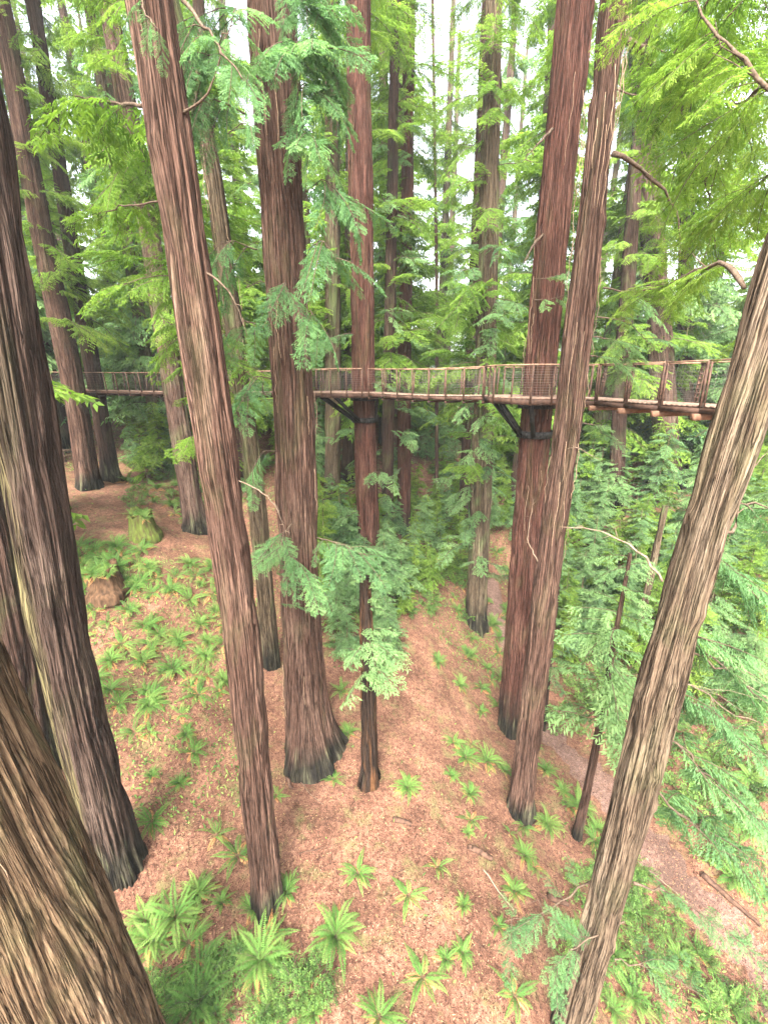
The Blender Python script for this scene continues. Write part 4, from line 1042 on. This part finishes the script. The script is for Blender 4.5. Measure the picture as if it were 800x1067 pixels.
# ------------------------------------------------------------------ low ground cover and litter (nobody could count it)
def scatter_ground(n, x0, x1, y0, y1, seed, dens):
    rs = np.random.RandomState(seed); x = rs.uniform(x0, x1, n); y = rs.uniform(y0, y1, n); z = hgt(x, y)
    px, py, dep = proj(np.stack([x, y, z], -1)); k = rs.rand(n) < dens(px, py, x, y); return x[k], y[k], z[k], rs
def flat_leaves(x, y, z, rs, ln, wd, lift, tilt, tint):
    n = len(x); a = rs.rand(n) * 6.28; d = np.stack([np.cos(a), np.sin(a), rs.randn(n) * tilt], -1); e = .25
    gx = (hgt(x + e, y) - hgt(x - e, y)) / (2 * e); gy = (hgt(x, y + e) - hgt(x, y - e)) / (2 * e)
    d[:, 2] += gx * d[:, 0] + gy * d[:, 1]
    w = np.stack([-np.sin(a), np.cos(a), rs.randn(n) * tilt], -1); w[:, 2] += gx * w[:, 0] + gy * w[:, 1]
    P = np.stack([x, y, z + lift * (.3 + rs.rand(n))], -1); l = (ln * rs.uniform(.4, 1.3, n))[:, None]; ww = (wd * rs.uniform(.6, 1.3, n))[:, None]
    V = np.stack([P - d * l / 2, P + w * ww / 2, P + d * l / 2, P - w * ww / 2], 1)
    return V, np.repeat(tint, 4)
print('litter')
def litter_mat():
    m, nt, ns, ls, p = new_mat('fallen_needles'); a = ns.new('ShaderNodeAttribute'); a.attribute_name = 'tint'
    r = ramp(ns, [(0, (.022, .011, .008)), (.35, (.06, .026, .017)), (.65, (.15, .07, .045)), (.88, (.26, .15, .095)), (1, (.27, .21, .09))]); ls.new(a.outputs['Fac'], r.inputs[0])
    ls.new(r.outputs[0], p.inputs['Base Color']); p.inputs['Roughness'].default_value = .9; p.inputs['Specular IOR Level'].default_value = .04; return m
x, y, z, rs = scatter_ground(230000, -14, 15, 3.5, 24, 5, lambda px, py, x, y: np.clip((13. / np.maximum(y, 4)) ** 1.1, 0, 1) * (px > -20) * (px < 820) * (py < 1100) * .9)
z = z + np.where(np.concatenate([off_trail(x[i:i+20000], y[i:i+20000]) for i in range(0, len(x), 20000)]) < .8, .05, 0)
V, T = flat_leaves(x, y, z, rs, .075, .016, .03, .3, rs.rand(len(x)) ** 1.5)
tag(mesh_obj('needle_litter', V.reshape(-1, 3), np.arange(len(V) * 4).reshape(-1, 4), litter_mat(), attrs={'tint': ('FLOAT', T)}), kind='stuff')
print('litter', len(V))
x, y, z, rs = scatter_ground(2600, -14, 11, 4, 22, 9, lambda px, py, x, y: np.ones(len(x)) * .8)
tw = MB()
for i in range(len(x)):
    a = rs.rand() * 6.28; l = rs.uniform(.12, .55); dx, dy = math.cos(a) * l, math.sin(a) * l
    q0 = np.array([x[i], y[i], z[i] + .02]); q2 = np.array([x[i] + dx, y[i] + dy, 0]); q1 = (q0 + q2) / 2 + np.array([rs.randn() * .1 * l, rs.randn() * .1 * l, 0])
    q2[2] = float(CTRL[0, 2]) * 0 + z[i]; q1[2] = z[i]
    tw.v.append(np.array([q0, q1, q2])); 
TW = np.array(tw.v).reshape(-1, 3); TW[:, 2] = hgt(TW[:, 0], TW[:, 1]) + .02 + .03 * rs.rand(len(TW)); tw = MB()
for i in range(0, len(TW), 3): rr2 = rs.uniform(.004, .012); tw.tube(TW[i:i+3], [rr2, rr2 * .8, rr2 * .5], 4)
tag(tw.build('twig_litter', M['log']), kind='stuff')
def gdens(px, py, x, y):
    pv = .5 + .5 * np.sin(x * 1.7 + np.sin(y * 1.3) * 2) * np.sin(y * 1.9 + np.cos(x * .9) * 2)
    d = np.where((px < 250) & (py > 585) & (py < 860), 1.0 * pv + .25, 0)
    d = np.where((py < 545), .55, d)
    d = np.where((px > 400) & (px < 530) & (py < 700) & (px > 410 + np.maximum(0, py - 600) * .7), .8, d)
    d = np.where((px > 585) & (py > 500), .7 * pv + .15, d)
    d = np.where((py > 1000) & (px < 320), .5, d)
    d = np.where((px > 250) & (px < 400) & (py < 680), .45, d)
    d = np.where((px > 40) & (px < 200) & (py > 495) & (py < 562), .03, d)
    d = np.where((px > 440) & (px < 500) & (py > 405) & (py < 445), .08, d)
    d = np.where((px > 425) & (px < 458) & (py > 485) & (py < 530), .03, d)
    d = np.where((px > 640) & (px < 675) & (py > 478) & (py < 545), .05, d)
    return np.maximum(d, .012) * (px > -60) * (px < 860) * (py < 1120)
x, y, z, rs = scatter_ground(260000, -34, 36, 4, 60, 6, gdens)
k = np.ones(len(x), bool)
for i in range(0, len(x), 20000): k[i:i+20000] = off_trail(x[i:i+20000], y[i:i+20000]) > 1.0
x, y, z = x[k], y[k], z[k]
V, T = flat_leaves(x, y, z, rs, .13, .045, .16, .6, rs.rand(len(x)))
tag(mesh_obj('ground_cover', V.reshape(-1, 3), np.arange(len(V) * 4).reshape(-1, 4), M['shrub'], attrs={'tint': ('FLOAT', T)}), kind='stuff')
print('cover', len(V))

# ------------------------------------------------------------------ stumps, logs, sticks
def stump(name, label, foot, dia, h, mat, seed, hollow=.3):
    rs = np.random.RandomState(seed); n, m = 110, 22; r0 = dia / 2
    t = empty(name, foot, label, 'stump'); V = []
    jag = pnoise(np.arange(n) / n * 2 * math.pi, np.zeros(n), 11, 1., rs) * .35 * h + h * .72
    lob = pnoise(np.arange(n) / n * 2 * math.pi, np.zeros(n), 7, 1., rs)
    fine_ = pnoise(np.arange(n) / n * 2 * math.pi, np.zeros(n), 19, 1., rs); fine2 = pnoise(np.arange(n) / n * 2 * math.pi, np.zeros(n), 47, 1., rs)
    for i in range(m):
        f = i / (m - 1)
        for k in range(n):
            a = 2 * math.pi * k / n; zz = -.4 + (jag[k] + .4) * f
            r = r0 * (.82 + .1 * lob[k] + .16 * fine_[k] + .05 * fine2[k] + (.5 * lob[k] + .15) * math.exp(-max(zz, 0) / (h * .25))) * (1 - .12 * f) + rs.randn() * .008
            V.append((r * math.cos(a), r * math.sin(a), zz))
    for i in range(1, 5):   # rotten hollow top
        for k in range(n):
            a = 2 * math.pi * k / n; r = r0 * .78 * (1 - i / 5.); V.append((r * math.cos(a), r * math.sin(a), jag[k] - hollow * h * min(1, i * .45)))
    m2 = m + 4; V.append((0, 0, h * .8 - hollow * h))
    Q = [(i*n+k, i*n+(k+1) % n, (i+1)*n+(k+1) % n, (i+1)*n+k) for i in range(m2-1) for k in range(n)]
    Q += [((m2-1)*n+k, (m2-1)*n+(k+1) % n, (m2-1)*n+(k+2) % n, m2*n) for k in range(0, n, 2)]
    mesh_obj('trunk', V, Q, M[mat], t, smooth=True); return t
ps = G(150, 557); st = stump('tree_stump', 'mossy green-topped stump on the red path', ps, 1.25, 1.45, 'stumpmoss', 3)
pb = G(112, 614); sb = stump('tree_stump', 'crumbling brown stump buried in ferns', pb, 1.45, 1.25, 'stumpbrown', 4)
for p0, n in ((ps, 5), (pb, 13)):
    for _ in range(n):
        a = rnd.random() * 6.28; r = rnd.uniform(.1, .5 if p0 is ps else .75)
        p = p0 + np.array([math.cos(a) * r, math.sin(a) * r, 0]); o = fern(0, 0, rnd.uniform(.5, .8), 'fern sprouting from the top of the ' + ('mossy stump' if p0 is ps else 'brown stump'), 'ferns on the stumps', None, p)
        o.location.z = float(p0[2]) + (1.0 if p0 is ps else .95)
def log(label, a, b, r, mat='log', cat='log', name='fallen_log', lift=.6, n=10, taper=.8, wob=.02):
    A, B = G(*a), G(*b); rs = np.random.RandomState(int(a[0])); m = 14
    P = [A + (B - A) * i / (m - 1) for i in range(m)]
    for i, p in enumerate(P): p[:2] += rs.randn(2) * wob; p[2] = float(hgt(p[0], p[1])) + r * lift + .01
    P = np.array(P); P[1:-1] = (P[:-2] + P[1:-1] * 2 + P[2:]) / 4
    o = MB().tube(P - A, r * (1 - (1 - taper) * np.linspace(0, 1, m)) * (1 + rs.randn(m) * .05), n).build(name, M[mat], None, smooth=True); o.location = tuple(A)
    return tag(o, label, cat)
log('short dark log lying in the red clearing under the compact fern', (409, 855), (429, 860), .085)
log('longer dark log lying in the red clearing left of the ferny slope', (488, 884), (512, 897), .10)
log('short log at the foot of the slope left of the slanting grey-tan trunk', (572, 936), (590, 944), .09)
log('long dark fallen log beyond the gully trail at the right', (730, 912), (792, 966), .11, taper=.5)
log('pale thin fallen stick on the red slope below the bark-strip redwood', (503, 908), (534, 950), .028, 'deadwood', 'stick', 'fallen_stick', 1.0, 6, .6)
log('thin dark stick right of the foot of the long leaning redwood', (312, 890), (360, 878), .02, 'log', 'stick', 'fallen_stick', 1.0, 6, .4)
log('dark chunk of wood between the leaning redwood and the broad one', (300, 812), (303, 824), .06, 'log', 'stick', 'fallen_stick', 1.0, 8)
log('curved pale stick in front of the broad redwood root flare', (302, 803), (336, 838), .015, 'deadwood', 'stick', 'fallen_stick', 1.0, 6, .5, .05)
log('pale branch fallen across the bank of the gully trail at the right', (662, 900), (716, 942), .035, 'deadwood', 'stick', 'fallen_stick', 2.0, 6, .5)
# log rail beside the path, far left
A, B = G(54, 484), G(80, 480)
lr = empty('log_rail', A, 'pale log rail on short posts beside the path under the left end of the footbridge', 'rail')
dv = (B - A); nv = dv / np.linalg.norm(dv)
for h in (.45, .85): MB().tube([np.array([0, 0, h]) - nv * .4, dv / 2 + [0, 0, h + .02], dv + nv * .4 + [0, 0, h]], .085, 8).build('log', M['deadwood'], lr, smooth=True)
for f in (0, .5, 1): MB().tube([dv * f + [0, .1, -.2], dv * f + [0, .1, .5], dv * f + [0, .1, 1.0]], .10, 8).build('post', M['log'], lr, smooth=True)
zlo, zhi = float(ZZ.min()) - 1, 64.
hx0, hx1, hy0, hy1 = xs[0] - 4, xs[-1] + 4, ys[0] - 4, ys[-1] + 4
hv = [(a, b, c) for c in (zlo, zhi) for a, b in ((hx0, hy0), (hx1, hy0), (hx1, hy1), (hx0, hy1))]
hm = bpy.data.materials.new('haze'); hm.use_nodes = True; hn = hm.node_tree; hn.nodes.clear()
ho = hn.nodes.new('ShaderNodeOutputMaterial'); hp = hn.nodes.new('ShaderNodeVolumePrincipled')
hp.inputs['Color'].default_value = (.86, .93, .90, 1); hp.inputs['Density'].default_value = HAZE; hp.inputs['Anisotropy'].default_value = .2
hn.links.new(hp.outputs[0], ho.inputs['Volume'])
tag(mesh_obj('haze', hv, [(3, 2, 1, 0), (4, 5, 6, 7), (0, 1, 5, 4), (1, 2, 6, 5), (2, 3, 7, 6), (3, 0, 4, 7)], hm), kind='stuff')
# single the scattered ones out: order from the left within their bed, near ones and far ones apart
from collections import defaultdict
bed = defaultdict(list)
for o in S.objects:
    if o.parent is None and o.get('group'): bed[o['group']].append(o)
ORD = ['leftmost', 'second from left', 'third from left', 'fourth from left', 'fifth from left', 'sixth from left', 'seventh from left', 'eighth from left', 'ninth from left', 'tenth from left']
BAND = {1: [''], 2: ['farther', 'nearer'], 3: ['farthest', 'middle', 'nearest'], 4: ['farthest', 'farther', 'nearer', 'nearest']}
for g, os_ in bed.items():
    n = len(os_)
    if len(g.split()) > 10: print('LONGGROUP', n, g)
    if n > 40 or n < 2: continue
    g_ = g; nb_ = min(4, -(-n // 9)); os_.sort(key=lambda o: -o.location.y); per = -(-n // nb_)
    for b in range(nb_):
        row = sorted(os_[b * per:(b + 1) * per], key=lambda o: float(proj(np.array(o.location))[0]))
        for i, o in enumerate(row):
            w = ORD[i] if i != len(row) - 1 or i == 0 else 'rightmost'
            o['label'] = ' '.join((w + ' of the ' + (BAND[nb_][b] + ' ' if BAND[nb_][b] else '') + g).split())
print('long', [o['label'] for o in S.objects if o.get('label') and len(o['label'].split()) > 16])
print('done', len(S.objects), sum(len(o.data.polygons) for o in S.objects if o.type == 'MESH'))
